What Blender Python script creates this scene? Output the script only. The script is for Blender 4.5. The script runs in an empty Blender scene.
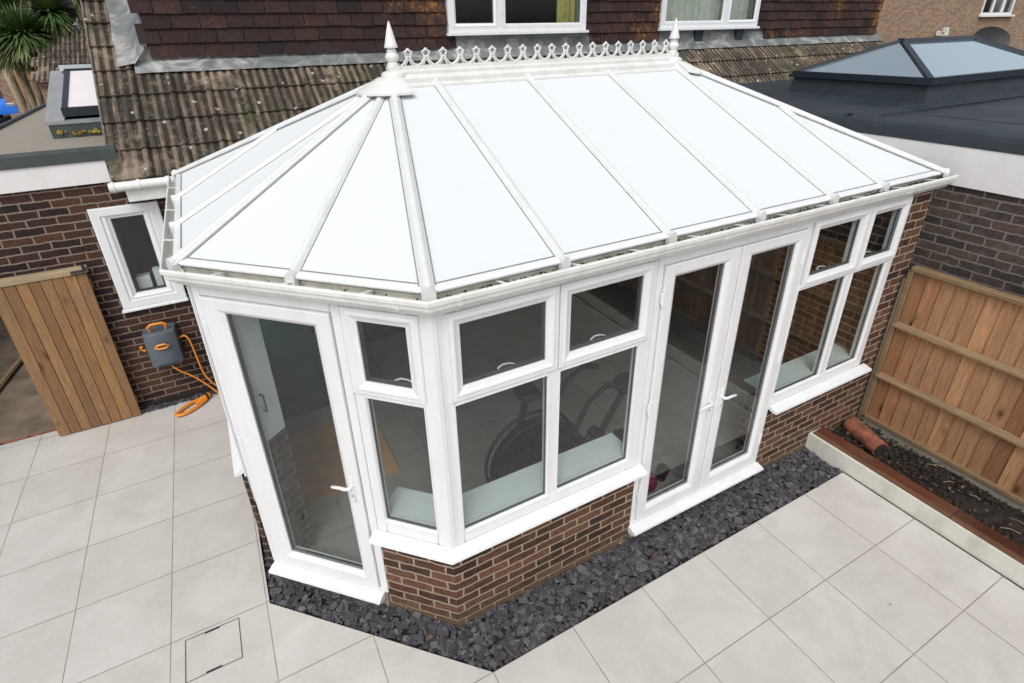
import bpy, math, random
from mathutils import Vector, Matrix
rad=math.radians
random.seed(7)
S=bpy.context.scene
COL=S.collection
# ------------------------------------------------------------------ materials
def newmat(name):
    m=bpy.data.materials.new(name); m.use_nodes=True
    nt=m.node_tree; b=nt.nodes['Principled BSDF']
    return m,nt,b
def N(nt,t,**kw):
    n=nt.nodes.new(t)
    for k,v in kw.items():
        if k in n.inputs: n.inputs[k].default_value=v
        else: setattr(n,k,v)
    return n
def L(nt,a,b): nt.links.new(a,b)
def mixc(nt,fac,a,b,blend='MIX'):
    n=nt.nodes.new('ShaderNodeMix'); n.data_type='RGBA'; n.blend_type=blend
    for s,v in ((n.inputs[0],fac),(n.inputs[6],a),(n.inputs[7],b)):
        if hasattr(v,'is_output') or isinstance(v,bpy.types.NodeSocket): nt.links.new(v,s)
        else: s.default_value=v if not isinstance(v,tuple) else (*v[:3],1)
    return n.outputs[2]
def ramp(nt,src,stops):
    r=nt.nodes.new('ShaderNodeValToRGB'); e=r.color_ramp.elements
    while len(e)<len(stops): e.new(0.5)
    for i,(p,c) in enumerate(stops):
        e[i].position=p; e[i].color=(*c,1) if isinstance(c,tuple) else (c,c,c,1)
    nt.links.new(src,r.inputs[0]); return r.outputs[0]
def pos(nt): return N(nt,'ShaderNodeNewGeometry').outputs['Position']
def noise(nt,vec,scale,detail=4,rough=.55,dist=0):
    n=N(nt,'ShaderNodeTexNoise',Scale=scale,Detail=detail,Roughness=rough,Distortion=dist)
    L(nt,vec,n.inputs['Vector']); return n.outputs['Fac']
def bump(nt,b,h,strength=.3,dist=.01,prev=None):
    n=N(nt,'ShaderNodeBump',Strength=strength,Distance=dist); L(nt,h,n.inputs['Height'])
    if prev is not None: L(nt,prev,n.inputs['Normal'])
    L(nt,n.outputs[0],b.inputs['Normal']); return n.outputs[0]
def plain(name,col,rough=.5,metal=0,var=.15,scale=8,bmp=0,spec=.5):
    m,nt,b=newmat(name); f=noise(nt,pos(nt),scale)
    d=tuple(max(0,c*(1-var)) for c in col); e=tuple(min(1,c*(1+var)) for c in col)
    L(nt,ramp(nt,f,[(.3,d),(.7,e)]),b.inputs['Base Color'])
    b.inputs['Roughness'].default_value=rough; b.inputs['Metallic'].default_value=metal
    b.inputs['Specular IOR Level'].default_value=spec
    if bmp: bump(nt,b,noise(nt,pos(nt),scale*12),bmp,.004)
    return m
def white_plastic(name,col=(.735,.75,.765),dirt=.12,rough=.32,dirtcol=(.42,.40,.33)):
    m,nt,b=newmat(name); p=pos(nt)
    mp=N(nt,'ShaderNodeMapping'); mp.inputs['Scale'].default_value=(1,1,.35); L(nt,p,mp.inputs['Vector'])
    f1=noise(nt,mp.outputs[0],7,6,.7); f2=noise(nt,p,60,3)
    d=ramp(nt,f1,[(.44,0.0),(.75,dirt*1.5)])
    c=mixc(nt,d,col,dirtcol)
    d2=ramp(nt,f2,[(.72,0.0),(.8,dirt*.8)])
    c=mixc(nt,d2,c,dirtcol)
    L(nt,c,b.inputs['Base Color']); b.inputs['Roughness'].default_value=rough
    bump(nt,b,noise(nt,p,9,2),.05,.01)
    return m
def brick(name,c1,c2,c3,mortar,mw=.0055,offs=(0,0),w=.225,h=.075,blot=None,lowstain=None):
    m,nt,b=newmat(name); uv=N(nt,'ShaderNodeUVMap').outputs[0]
    mp=N(nt,'ShaderNodeMapping'); mp.inputs['Location'].default_value=(offs[0],offs[1],0); L(nt,uv,mp.inputs['Vector'])
    # slight wobble so that arrises are not ruler straight
    nz=N(nt,'ShaderNodeTexNoise',Scale=14.0,Detail=3.0); L(nt,mp.outputs[0],nz.inputs['Vector'])
    sb=N(nt,'ShaderNodeVectorMath',operation='SUBTRACT'); L(nt,nz.outputs['Color'],sb.inputs[0]); sb.inputs[1].default_value=(.5,.5,.5)
    sc=N(nt,'ShaderNodeVectorMath',operation='SCALE'); L(nt,sb.outputs[0],sc.inputs[0]); sc.inputs['Scale'].default_value=.021
    ad=N(nt,'ShaderNodeVectorMath',operation='ADD'); L(nt,mp.outputs[0],ad.inputs[0]); L(nt,sc.outputs[0],ad.inputs[1])
    def bt(a,bb,mo):
        t=N(nt,'ShaderNodeTexBrick',offset=.5,offset_frequency=2,squash=1.0)
        t.inputs['Scale'].default_value=1; t.inputs['Brick Width'].default_value=w; t.inputs['Row Height'].default_value=h
        t.inputs['Mortar Size'].default_value=mw; t.inputs['Mortar Smooth'].default_value=.25; t.inputs['Bias'].default_value=0
        t.inputs['Color1'].default_value=(*a,1); t.inputs['Color2'].default_value=(*bb,1); t.inputs['Mortar'].default_value=(*mo,1)
        L(nt,ad.outputs[0],t.inputs['Vector']); return t
    t=bt((0,0,0),(1,1,1),(.5,.5,.5))
    percol=ramp(nt,t.outputs['Color'],[(.0,c1),(.35,c2),(.7,c3),(1.0,c1)])
    f=noise(nt,ad.outputs[0],30,6,.7)
    c=mixc(nt,ramp(nt,f,[(.35,0.0),(.70,.7)]),percol,tuple(x*.35 for x in c2))
    c=mixc(nt,ramp(nt,noise(nt,ad.outputs[0],55,4,.7),[(.58,0.0),(.75,.5)]),c,tuple(min(1,x*2.2) for x in c3))
    f3=noise(nt,ad.outputs[0],9,4,.6)
    if blot: c=mixc(nt,ramp(nt,f3,[(.52,0.0),(.72,.6)]),c,blot)
    mvar=mixc(nt,ramp(nt,noise(nt,ad.outputs[0],20,5,.7),[(.35,0.0),(.8,.6)]),mortar,tuple(x*.5 for x in mortar))
    c=mixc(nt,t.outputs['Fac'],c,mvar)
    if lowstain:
        sx=N(nt,'ShaderNodeSeparateXYZ'); L(nt,pos(nt),sx.inputs[0])
        md=N(nt,'ShaderNodeMath',operation='MULTIPLY_ADD'); L(nt,f3,md.inputs[0]); md.inputs[1].default_value=.5; 
        L(nt,sx.outputs[2],md.inputs[2])
        c=mixc(nt,ramp(nt,md.outputs[0],[(.25,.6),(.38,0.0)]),c,lowstain)
    L(nt,c,b.inputs['Base Color']); b.inputs['Roughness'].default_value=.9; b.inputs['Specular IOR Level'].default_value=.25
    inv=N(nt,'ShaderNodeMath',operation='SUBTRACT'); inv.inputs[0].default_value=1; L(nt,t.outputs['Fac'],inv.inputs[1])
    n1=bump(nt,b,inv.outputs[0],.8,.008)
    bump(nt,b,noise(nt,ad.outputs[0],90,5,.7),.5,.004,n1)
    return m
def glassm(name,tint=(.80,.88,.86),ior=1.55,boost=.03,gl=(1,1,1),maxr=1.0):
    m=bpy.data.materials.new(name); m.use_nodes=True; nt=m.node_tree; nt.nodes.clear()
    o=N(nt,'ShaderNodeOutputMaterial'); mx=N(nt,'ShaderNodeMixShader'); tr=N(nt,'ShaderNodeBsdfTransparent'); g=N(nt,'ShaderNodeBsdfGlossy')
    tr.inputs[0].default_value=(*tint,1); g.inputs[0].default_value=(*gl,1); g.inputs['Roughness'].default_value=.012
    fr=N(nt,'ShaderNodeFresnel',IOR=ior); ad=N(nt,'ShaderNodeMath',operation='ADD'); ad.use_clamp=True; ad.inputs[1].default_value=boost
    L(nt,fr.outputs[0],ad.inputs[0]); bf=N(nt,'ShaderNodeNewGeometry'); iv=N(nt,'ShaderNodeMath',operation='SUBTRACT'); iv.inputs[0].default_value=1; L(nt,bf.outputs['Backfacing'],iv.inputs[1]); ml=N(nt,'ShaderNodeMath',operation='MULTIPLY'); L(nt,ad.outputs[0],ml.inputs[0]); L(nt,iv.outputs[0],ml.inputs[1]); L(nt,ml.outputs[0],mx.inputs[0]); L(nt,tr.outputs[0],mx.inputs[1]); L(nt,g.outputs[0],mx.inputs[2]); L(nt,mx.outputs[0],o.inputs[0])
    # faint waviness of real panes
    nz=noise(nt,pos(nt),2.2,2); bp=N(nt,'ShaderNodeBump',Strength=.05,Distance=.01); L(nt,nz,bp.inputs['Height']); L(nt,bp.outputs[0],g.inputs['Normal'])
    return m
def tilemat(name,cols,lichen,spot=True,rough=.85,rib=False):
    m,nt,b=newmat(name); p=pos(nt)
    at=N(nt,'ShaderNodeAttribute',attribute_name='rnd')
    c=ramp(nt,at.outputs['Fac'],[(i/(len(cols)-1),k) for i,k in enumerate(cols)])
    mp=N(nt,'ShaderNodeMapping'); mp.inputs['Scale'].default_value=(1,.12,.12) if rib else (1,1,1); L(nt,p,mp.inputs['Vector'])
    f=noise(nt,mp.outputs[0],34,6,.7)
    c=mixc(nt,ramp(nt,f,[(.35,0.0),(.72,.8)]),c,tuple(x*.3 for x in cols[0]))
    if rib:
        f=noise(nt,mp.outputs[0],17,5,.65)
        c=mixc(nt,ramp(nt,f,[(.46,0.0),(.66,.75)]),c,(.30,.225,.16))
        big=noise(nt,p,1.3,3,.6)
        c=mixc(nt,ramp(nt,big,[(.50,0.0),(.64,.7)]),c,(.30,.235,.18)); c=mixc(nt,ramp(nt,noise(nt,p,2.1,5,.7),[(.50,0.0),(.62,.75)]),c,(.045,.043,.034))
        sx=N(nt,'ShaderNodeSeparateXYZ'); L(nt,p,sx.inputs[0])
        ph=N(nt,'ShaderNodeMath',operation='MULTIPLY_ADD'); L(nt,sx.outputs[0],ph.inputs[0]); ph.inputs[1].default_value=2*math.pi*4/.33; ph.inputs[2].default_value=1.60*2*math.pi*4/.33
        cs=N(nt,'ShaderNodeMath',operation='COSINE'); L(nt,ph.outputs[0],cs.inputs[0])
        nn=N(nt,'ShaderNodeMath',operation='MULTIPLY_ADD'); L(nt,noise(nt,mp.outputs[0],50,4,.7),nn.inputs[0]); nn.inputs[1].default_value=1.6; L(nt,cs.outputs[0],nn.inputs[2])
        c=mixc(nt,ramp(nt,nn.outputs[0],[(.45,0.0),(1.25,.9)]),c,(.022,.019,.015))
        c=mixc(nt,ramp(nt,noise(nt,p,12,6,.75),[(.55,0.0),(.75,.5)]),c,(.30,.27,.23))
    f=noise(nt,p,15 if not rib else 5.5,8,.8); f2=noise(nt,p,1.1,2)
    ml=N(nt,'ShaderNodeMath',operation='MULTIPLY'); L(nt,f,ml.inputs[0]); L(nt,f2,ml.inputs[1])
    if not rib:
        sx=N(nt,'ShaderNodeSeparateXYZ'); L(nt,p,sx.inputs[0]); mr=N(nt,'ShaderNodeMapRange'); mr.inputs[1].default_value=5; mr.inputs[2].default_value=11; mr.inputs[3].default_value=0; mr.inputs[4].default_value=.045; L(nt,sx.outputs[0],mr.inputs[0])
        a2=N(nt,'ShaderNodeMath',operation='ADD'); L(nt,ml.outputs[0],a2.inputs[0]); L(nt,mr.outputs[0],a2.inputs[1]); ml=a2
    for (lo,hi,amt,lc) in lichen: c=mixc(nt,ramp(nt,ml.outputs[0],[(lo,0.0),(hi,amt)]),c,lc)
    if spot:
        if rib: c=mixc(nt,ramp(nt,noise(nt,p,1.7,6,.68,.4),[(.57,0.0),(.68,.6)]),c,(.36,.28,.21))
        v=N(nt,'ShaderNodeTexVoronoi',Scale=6.5); L(nt,p,v.inputs['Vector'])
        wn=noise(nt,p,40,3); a=N(nt,'ShaderNodeMath',operation='MULTIPLY_ADD'); L(nt,wn,a.inputs[0]); a.inputs[1].default_value=.12; L(nt,v.outputs['Distance'],a.inputs[2])
        c=mixc(nt,ramp(nt,a.outputs[0],[(.16,.7),(.21,0.0)]),c,(.50,.49,.44))
    L(nt,c,b.inputs['Base Color']); c=mixc(nt,ramp(nt,noise(nt,p,26,5,.75),[(.6,0.0),(.74,.55)]),c,(.24,.22,.18) if rib else (.11,.07,.06))
    L(nt,c,b.inputs['Base Color']); b.inputs['Roughness'].default_value=rough; b.inputs['Specular IOR Level'].default_value=.25
    bump(nt,b,noise(nt,p,70,5,.7),.45,.005)
    return m
def woodmat(name,cols,axis,rough=.75,knots=True,grain=1.0):
    m,nt,b=newmat(name); p=pos(nt); at=N(nt,'ShaderNodeAttribute',attribute_name='rnd')
    sc=[7,7,7]; sc['xyz'.index(axis)]=.55
    off=N(nt,'ShaderNodeVectorMath',operation='ADD'); cb=N(nt,'ShaderNodeCombineXYZ'); m9=N(nt,'ShaderNodeMath',operation='MULTIPLY'); m9.inputs[1].default_value=37.0
    L(nt,at.outputs['Fac'],m9.inputs[0]); L(nt,m9.outputs[0],cb.inputs[0]); L(nt,m9.outputs[0],cb.inputs[2]); L(nt,p,off.inputs[0]); L(nt,cb.outputs[0],off.inputs[1])
    mp=N(nt,'ShaderNodeMapping'); mp.inputs['Scale'].default_value=sc; L(nt,off.outputs[0],mp.inputs['Vector'])
    f=noise(nt,mp.outputs[0],5*grain,8,.65,1.2)
    c=ramp(nt,at.outputs['Fac'],[(i/(len(cols)-1),k) for i,k in enumerate(cols)])
    c=mixc(nt,ramp(nt,f,[(.38,0.0),(.70,.62)]),c,tuple(x*.38 for x in cols[0]))
    c=mixc(nt,ramp(nt,noise(nt,mp.outputs[0],16*grain,6,.7),[(.56,0.0),(.74,.4)]),c,tuple(min(1,x*1.45) for x in cols[1]))
    f2=noise(nt,p,1.7,4); c=mixc(nt,ramp(nt,f2,[(.45,0.0),(.7,.4)]),c,(.16,.115,.075))
    if knots:
        sk=[5.5,5.5,5.5]; sk['xyz'.index(axis)]=2.6
        mk=N(nt,'ShaderNodeMapping'); mk.inputs['Scale'].default_value=sk; L(nt,off.outputs[0],mk.inputs['Vector'])
        v=N(nt,'ShaderNodeTexVoronoi',Scale=1.0); L(nt,mk.outputs[0],v.inputs['Vector'])
        c=mixc(nt,ramp(nt,v.outputs['Distance'],[(.06,.95),(.11,.5),(.2,0.0)]),c,(.07,.035,.015))
    L(nt,c,b.inputs['Base Color']); b.inputs['Roughness'].default_value=rough; b.inputs['Specular IOR Level'].default_value=.3
    bump(nt,b,f,.35,.004)
    return m
def pavemat():
    m,nt,b=newmat('porcelain_paving'); p=pos(nt)
    X0,Y0,T=3.0833,-.3811,.603
    mp=N(nt,'ShaderNodeMapping'); mp.inputs['Location'].default_value=(-X0+T*40,-Y0+T*40,0); L(nt,p,mp.inputs['Vector'])
    t=N(nt,'ShaderNodeTexBrick',offset=0.0,squash=1.0); t.inputs['Scale'].default_value=1; t.inputs['Brick Width'].default_value=T; t.inputs['Row Height'].default_value=T
    t.inputs['Mortar Size'].default_value=.0029; t.inputs['Mortar Smooth'].default_value=.1
    t.inputs['Color1'].default_value=(0,0,0,1); t.inputs['Color2'].default_value=(1,1,1,1); t.inputs['Mortar'].default_value=(.5,.5,.5,1)
    L(nt,mp.outputs[0],t.inputs['Vector'])
    c=ramp(nt,t.outputs['Color'],[(0,(.54,.523,.488)),(1,(.585,.568,.535))])
    f=noise(nt,p,2.6,7,.62,.6); c=mixc(nt,ramp(nt,f,[(.38,0.0),(.68,.8)]),c,(.465,.445,.41))
    f=noise(nt,p,9,7,.75,1.8); c=mixc(nt,ramp(nt,f,[(.50,0.0),(.68,.5)]),c,(.62,.60,.57)); f=noise(nt,p,5,7,.8,.5); c=mixc(nt,ramp(nt,f,[(.56,0.0),(.72,.4)]),c,(.42,.40,.375))
    f=noise(nt,p,.9,3); c=mixc(nt,ramp(nt,f,[(.45,0.0),(.7,.25)]),c,(.50,.47,.44))
    v=N(nt,'ShaderNodeTexVoronoi',Scale=1.6); L(nt,p,v.inputs['Vector']); c=mixc(nt,ramp(nt,v.outputs['Distance'],[(.010,.7),(.016,0.0)]),c,(.05,.045,.04))
    f=noise(nt,p,220,2); c=mixc(nt,ramp(nt,f,[(.62,0.0),(.75,.3)]),c,(.34,.32,.30))
    jn=ramp(nt,noise(nt,p,6,4),[(.3,(.19,.165,.13)),(.7,(.34,.30,.25))])
    c=mixc(nt,t.outputs['Fac'],c,jn)
    L(nt,c,b.inputs['Base Color'])
    L(nt,ramp(nt,noise(nt,p,4,5),[(.3,.42),(.7,.62)]),b.inputs['Roughness'])
    inv=N(nt,'ShaderNodeMath',operation='SUBTRACT'); inv.inputs[0].default_value=1; L(nt,t.outputs['Fac'],inv.inputs[1])
    n1=bump(nt,b,inv.outputs[0],.6,.004); bump(nt,b,noise(nt,p,60,4),.08,.003,n1)
    return m
def feltmat(name,c1,c2,seam=True,wet=True,scale=5):
    m,nt,b=newmat(name); p=pos(nt)
    f=noise(nt,p,scale,6,.65,.4); c=ramp(nt,f,[(.3,c1),(.7,c2)])
    c=mixc(nt,ramp(nt,noise(nt,p,180,2),[(.4,0.0),(.7,.4)]),c,tuple(x*1.6 for x in c2))
    L(nt,c,b.inputs['Base Color']); L(nt,ramp(nt,noise(nt,p,1.6,4),[(.3,.45),(.7,.8)]),b.inputs['Roughness'])
    bump(nt,b,noise(nt,p,160,3),.35,.003); return m
M={}
M['upvc']=white_plastic('white_upvc')
M['upvc2']=white_plastic('weathered_white_upvc',(.76,.77,.75),.3,.4)
M['roof']=white_plastic('white_roof_sheet',(.84,.87,.88),.05,.28,(.55,.55,.5))
def sheetmat():
    m,nt,b=newmat('opal_roof_sheet'); p=pos(nt); nt.nodes.remove(b); o=nt.nodes['Material Output']
    c=mixc(nt,ramp(nt,noise(nt,p,2.5,5,.7),[(.45,0.0),(.85,.12)]),(.82,.855,.87),(.66,.67,.62))
    d=N(nt,'ShaderNodeBsdfDiffuse'); t=N(nt,'ShaderNodeBsdfTranslucent'); g=N(nt,'ShaderNodeBsdfGlossy'); g.inputs['Roughness'].default_value=.25
    L(nt,c,d.inputs[0]); t.inputs[0].default_value=(.75,.80,.82,1)
    a=N(nt,'ShaderNodeMixShader'); a.inputs[0].default_value=.20; L(nt,d.outputs[0],a.inputs[1]); L(nt,t.outputs[0],a.inputs[2])
    e=N(nt,'ShaderNodeMixShader'); e.inputs[0].default_value=.05; L(nt,a.outputs[0],e.inputs[1]); L(nt,g.outputs[0],e.inputs[2]); L(nt,e.outputs[0],o.inputs[0]); return m
M['roof']=sheetmat()
M['bar']=white_plastic('white_bar_capping',(.66,.68,.68),.2,.4)
M['crest']=white_plastic('cream_white_ridge_plastic',(.70,.705,.69),.25,.45)
M['cream']=white_plastic('dirty_cream_upvc',(.66,.64,.55),.5,.6,(.24,.21,.13))
M['gasket']=plain('grey_gasket',(.10,.10,.11),.7)
M['seal']=plain('pale_grey_seal',(.24,.25,.25),.7)
M['black']=plain('black_plastic',(.02,.02,.022),.45)
M['fascia']=white_plastic('painted_fascia',(.70,.69,.69),.15,.45)
M['brickf']=brick('brown_red_brick',(.125,.055,.036),(.040,.024,.020),(.19,.095,.058),(.37,.295,.225),mw=.0078,offs=(.06,.032),blot=(.15,.075,.045),lowstain=(.16,.115,.07))
M['brickl']=brick('dark_purple_brick',(.050,.027,.024),(.022,.017,.018),(.105,.050,.033),(.24,.19,.145),mw=.0078,offs=(.11,.05),blot=(.06,.032,.028))
M['brickn']=brick('grey_black_brick',(.075,.060,.056),(.045,.040,.040),(.115,.078,.066),(.20,.18,.16),mw=.0078,offs=(.05,.04),blot=(.14,.125,.115))
M['brickb']=brick('buff_brick',(.36,.23,.15),(.26,.16,.11),(.45,.31,.21),(.42,.34,.27),mw=.006,blot=(.38,.27,.19))
M['pave']=pavemat()
M['glass']=glassm('window_glass',(.87,.90,.892),1.52,.015)
M['glassd']=glassm('roof_light_glass',(.30,.36,.42),3.0,.95,(.80,.93,1.0))
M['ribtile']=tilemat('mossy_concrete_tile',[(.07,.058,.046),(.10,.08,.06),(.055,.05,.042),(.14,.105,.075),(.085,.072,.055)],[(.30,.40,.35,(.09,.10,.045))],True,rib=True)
M['plaintile']=tilemat('plum_hanging_tile',[(.034,.021,.021),(.054,.030,.027),(.022,.016,.017),(.070,.037,.031),(.040,.028,.027)],[(.27,.34,.6,(.15,.065,.028)),(.345,.385,.75,(.38,.17,.03))],False)
M['lead']=plain('weathered_lead',(.24,.26,.26),.6,0,.35,4,.2)
M['felt']=feltmat('dark_roof_felt',(.013,.020,.027),(.026,.036,.046))
M['felt2']=feltmat('green_grey_felt',(.030,.042,.042),(.05,.065,.062))
M['grav']=feltmat('gravel_finish',(.19,.165,.135),(.30,.265,.22),scale=30)
M['alu']=plain('dark_aluminium',(.014,.022,.032),.35,0,.1)
M['grey']=plain('grey_flashing',(.26,.27,.29),.45,0,.1)
M['wood']=woodmat('fence_board_wood',[(.36,.165,.075),(.50,.27,.135),(.25,.115,.055),(.43,.235,.12),(.32,.165,.085)],'z',grain=1.3)
M['woody']=woodmat('fence_rail_wood',[(.22,.15,.08),(.30,.20,.11)],'y',knots=False)
M['gatew']=woodmat('gate_board_wood',[(.27,.135,.055),(.36,.20,.088),(.20,.105,.048),(.31,.18,.088)],'z',grain=1.3)
M['palew']=woodmat('pale_timber',[(.42,.33,.21),(.38,.29,.18)],'x',knots=False)
M['postw']=woodmat('grey_weathered_post',[(.17,.14,.105),(.14,.115,.09)],'z',knots=False)
M['cope']=woodmat('wet_red_brown_timber',[(.075,.026,.015),(.04,.018,.013),(.13,.045,.024),(.19,.10,.05)],'y',.45,knots=False)
M['render']=white_plastic('cream_render',(.66,.65,.59),.35,.85,(.33,.32,.24))
M['slate']=None
M['soil']=plain('dark_soil',(.018,.013,.010),.9,0,.5,20,.8)
M['terra']=plain('terracotta',(.24,.085,.05),.85,0,.55,14,.4)
M['conc']=plain('concrete_gravel_board',(.27,.25,.21),.9,0,.25,6,.4)
M['dirtc']=plain('stained_concrete',(.20,.155,.115),.9,0,.45,3,.5)
M['ground']=plain('rough_ground',(.10,.095,.07),.95,0,.4,.4)
M['tarmac']=plain('tarmac',(.06,.06,.062),.9,0,.2,1.5)
M['floor']=plain('interior_floor_tile',(.30,.29,.27),.4,0,.1,4)
M['plaster']=plain('interior_plaster',(.45,.44,.42),.9,0,.05)
M['dark']=plain('dark_interior',(.03,.03,.032),.9,0,.1)
M['green']=plain('dark_green_panel',(.012,.085,.072),.5,0,.15)
M['sillin']=plain('interior_sill_white',(.72,.76,.75),.3,0,.04)
M['orange']=plain('orange_plastic',(.74,.26,.03),.45,0,.1)
M['bluegrey']=plain('slate_blue_plastic',(.09,.11,.13),.5,0,.1)
M['chrome']=plain('silver_metal',(.6,.6,.6),.3,1,.05)
M['redbox']=plain('magenta_fabric',(.20,.01,.05),.8)
M['card']=plain('cardboard',(.50,.27,.13),.85,0,.1)
M['carp']=plain('blue_car_paint',(.015,.17,.72),.2,0,.05)
M['tyre']=plain('tyre_rubber',(.02,.02,.02),.8)
M['bark']=plain('palm_stem_bark',(.30,.235,.17),.9,0,.3,12,.5)
M['slateroof']=plain('blue_slate_roof',(.10,.12,.15),.6,0,.25,6)
M['curtain']=plain('pale_net_curtain',(.55,.55,.50),.9,0,.12,14)
M['curtain2']=plain('mustard_curtain',(.42,.36,.12),.9,0,.2,14)
def varmat(name,cols,rough=.7,spec=.4,nz=60):
    m,nt,b=newmat(name); at=N(nt,'ShaderNodeAttribute',attribute_name='rnd')
    c=ramp(nt,at.outputs['Fac'],[(i/(len(cols)-1),k) for i,k in enumerate(cols)])
    c=mixc(nt,ramp(nt,noise(nt,pos(nt),nz,4),[(.35,0.0),(.7,.35)]),c,tuple(x*.4 for x in cols[0]))
    L(nt,c,b.inputs['Base Color']); b.inputs['Roughness'].default_value=rough; b.inputs['Specular IOR Level'].default_value=spec
    return m
M['slate']=varmat('blue_slate_chip',[(.05,.05,.058),(.085,.085,.094),(.06,.055,.065),(.15,.148,.155),(.038,.038,.042),(.10,.088,.10)],.55)
M['barkchip']=varmat('bark_chip',[(.012,.009,.007),(.03,.018,.012),(.05,.032,.02),(.02,.016,.012),(.16,.12,.08)],.85)
M['leaf']=varmat('strap_leaf_green',[(.04,.10,.03),(.07,.15,.04),(.11,.18,.05),(.20,.22,.08),(.24,.23,.11)],.5)
M['dryleaf']=varmat('fallen_leaf',[(.16,.05,.03),(.22,.08,.03),(.20,.15,.07),(.03,.08,.06)],.7)
M['debris']=varmat('gutter_debris',[(.03,.025,.015),(.06,.05,.03),(.05,.06,.02)],.9)
# ------------------------------------------------------------------ mesh helpers
class MB:
    def __init__(s): s.v=[]; s.f=[]; s.r=[]; s.T=Matrix.Identity(4); s.rv=None
    def add(s,vs,fs,r=None):
        o=len(s.v); s.v+=[tuple(s.T@Vector(v)) for v in vs]; s.f+=[tuple(i+o for i in f) for f in fs]
        r=random.random() if r is None else r; s.r+=[r]*len(fs); return s
    def box(s,x0,x1,y0,y1,z0,z1,r=None):
        return s.add([(x0,y0,z0),(x1,y0,z0),(x1,y1,z0),(x0,y1,z0),(x0,y0,z1),(x1,y0,z1),(x1,y1,z1),(x0,y1,z1)],
            [(0,3,2,1),(4,5,6,7),(0,1,5,4),(1,2,6,5),(2,3,7,6),(3,0,4,7)],r)
    def cbox(s,x0,x1,y0,y1,z0,z1,c=.004,r=None):
        # chamfered box
        vs=[];
        X=(x0,x1);Y=(y0,y1);Z=(z0,z1)
        idx={}
        for i in (0,1):
            for j in (0,1):
                for k in (0,1):
                    sx,sy,sz=(c if i==0 else -c),(c if j==0 else -c),(c if k==0 else -c)
                    idx[(i,j,k,0)]=len(vs); vs.append((X[i],Y[j]+sy,Z[k]+sz))
                    idx[(i,j,k,1)]=len(vs); vs.append((X[i]+sx,Y[j],Z[k]+sz))
                    idx[(i,j,k,2)]=len(vs); vs.append((X[i]+sx,Y[j]+sy,Z[k]))
        fs=[]
        for i in (0,1):
            q=[idx[(i,0,0,0)],idx[(i,1,0,0)],idx[(i,1,1,0)],idx[(i,0,1,0)]]; fs.append(q if i else q[::-1])
            q=[idx[(0,i,0,1)],idx[(1,i,0,1)],idx[(1,i,1,1)],idx[(0,i,1,1)]]; fs.append(q[::-1] if i else q)
            q=[idx[(0,0,i,2)],idx[(1,0,i,2)],idx[(1,1,i,2)],idx[(0,1,i,2)]]; fs.append(q if i else q[::-1])
        for a in (0,1):
            for b_ in (0,1):
                fs.append([idx[(a,b_,0,0)],idx[(a,b_,1,0)],idx[(a,b_,1,1)],idx[(a,b_,0,1)]])
                fs.append([idx[(a,0,b_,0)],idx[(a,1,b_,0)],idx[(a,1,b_,2)],idx[(a,0,b_,2)]])
                fs.append([idx[(0,a,b_,1)],idx[(1,a,b_,1)],idx[(1,a,b_,2)],idx[(0,a,b_,2)]])
                for k in (0,1): fs.append([idx[(a,b_,k,0)],idx[(a,b_,k,1)],idx[(a,b_,k,2)]])
        return s.add(vs,[tuple(f) for f in fs],r)
    def poly(s,pts,d,r=None):
        """pts 3D polygon extruded by vector d"""
        n=len(pts); d=Vector(d); vs=[Vector(p) for p in pts]+[Vector(p)+d for p in pts]
        fs=[tuple(range(n))[::-1],tuple(range(n,2*n))]+[(i,(i+1)%n,n+(i+1)%n,n+i) for i in range(n)]
        return s.add(vs,fs,r)
    def ext(s,p0,p1,prof,up=(0,0,1),r=None,cap=True):
        """extrude profile [(side,up)] from p0 to p1"""
        p0=Vector(p0);p1=Vector(p1);d=(p1-p0).normalized(); sd=d.cross(Vector(up)).normalized(); u=sd.cross(d)
        n=len(prof); vs=[p0+sd*a+u*b for a,b in prof]+[p1+sd*a+u*b for a,b in prof]
        fs=[(i,(i+1)%n,n+(i+1)%n,n+i) for i in range(n)]
        if cap: fs+=[tuple(range(n))[::-1],tuple(range(n,2*n))]
        return s.add(vs,fs,r)
    def tube(s,pts,rad_,n=8,r=None):
        pts=[Vector(p) for p in pts]; m=len(pts); rr=rad_ if isinstance(rad_,(list,tuple)) else [rad_]*m
        vs=[];prev=None
        for i,p in enumerate(pts):
            d=(pts[min(i+1,m-1)]-pts[max(i-1,0)]).normalized()
            a=prev if prev is not None else (Vector((0,0,1)) if abs(d.z)<.9 else Vector((1,0,0)))
            sd=d.cross(a).normalized(); u=sd.cross(d).normalized(); prev=u
            for k in range(n):
                t=2*math.pi*k/n; vs.append(p+sd*math.cos(t)*rr[i]+u*math.sin(t)*rr[i])
        fs=[(i*n+k,i*n+(k+1)%n,(i+1)*n+(k+1)%n,(i+1)*n+k) for i in range(m-1) for k in range(n)]
        fs+=[tuple(range(n))[::-1],tuple(range((m-1)*n,m*n))]
        return s.add(vs,fs,r)
    def lathe(s,c,prof,n=24,a0=0,a1=2*math.pi,r=None):
        """prof [(radius,z)] about vertical axis at c"""
        full=abs(a1-a0-2*math.pi)<1e-6; k=n if full else n+1; vs=[]
        for rr,z in prof:
            for i in range(k):
                t=a0+(a1-a0)*i/n; vs.append((c[0]+rr*math.cos(t),c[1]+rr*math.sin(t),c[2]+z))
        fs=[]
        for j in range(len(prof)-1):
            for i in range(n):
                i2=(i+1)%k if full else i+1
                fs.append((j*k+i,j*k+i2,(j+1)*k+i2,(j+1)*k+i))
        fs.append(tuple(range(k))[::-1]); m=len(prof)-1; fs.append(tuple(range(m*k,m*k+k)))
        return s.add(vs,fs,r)
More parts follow.
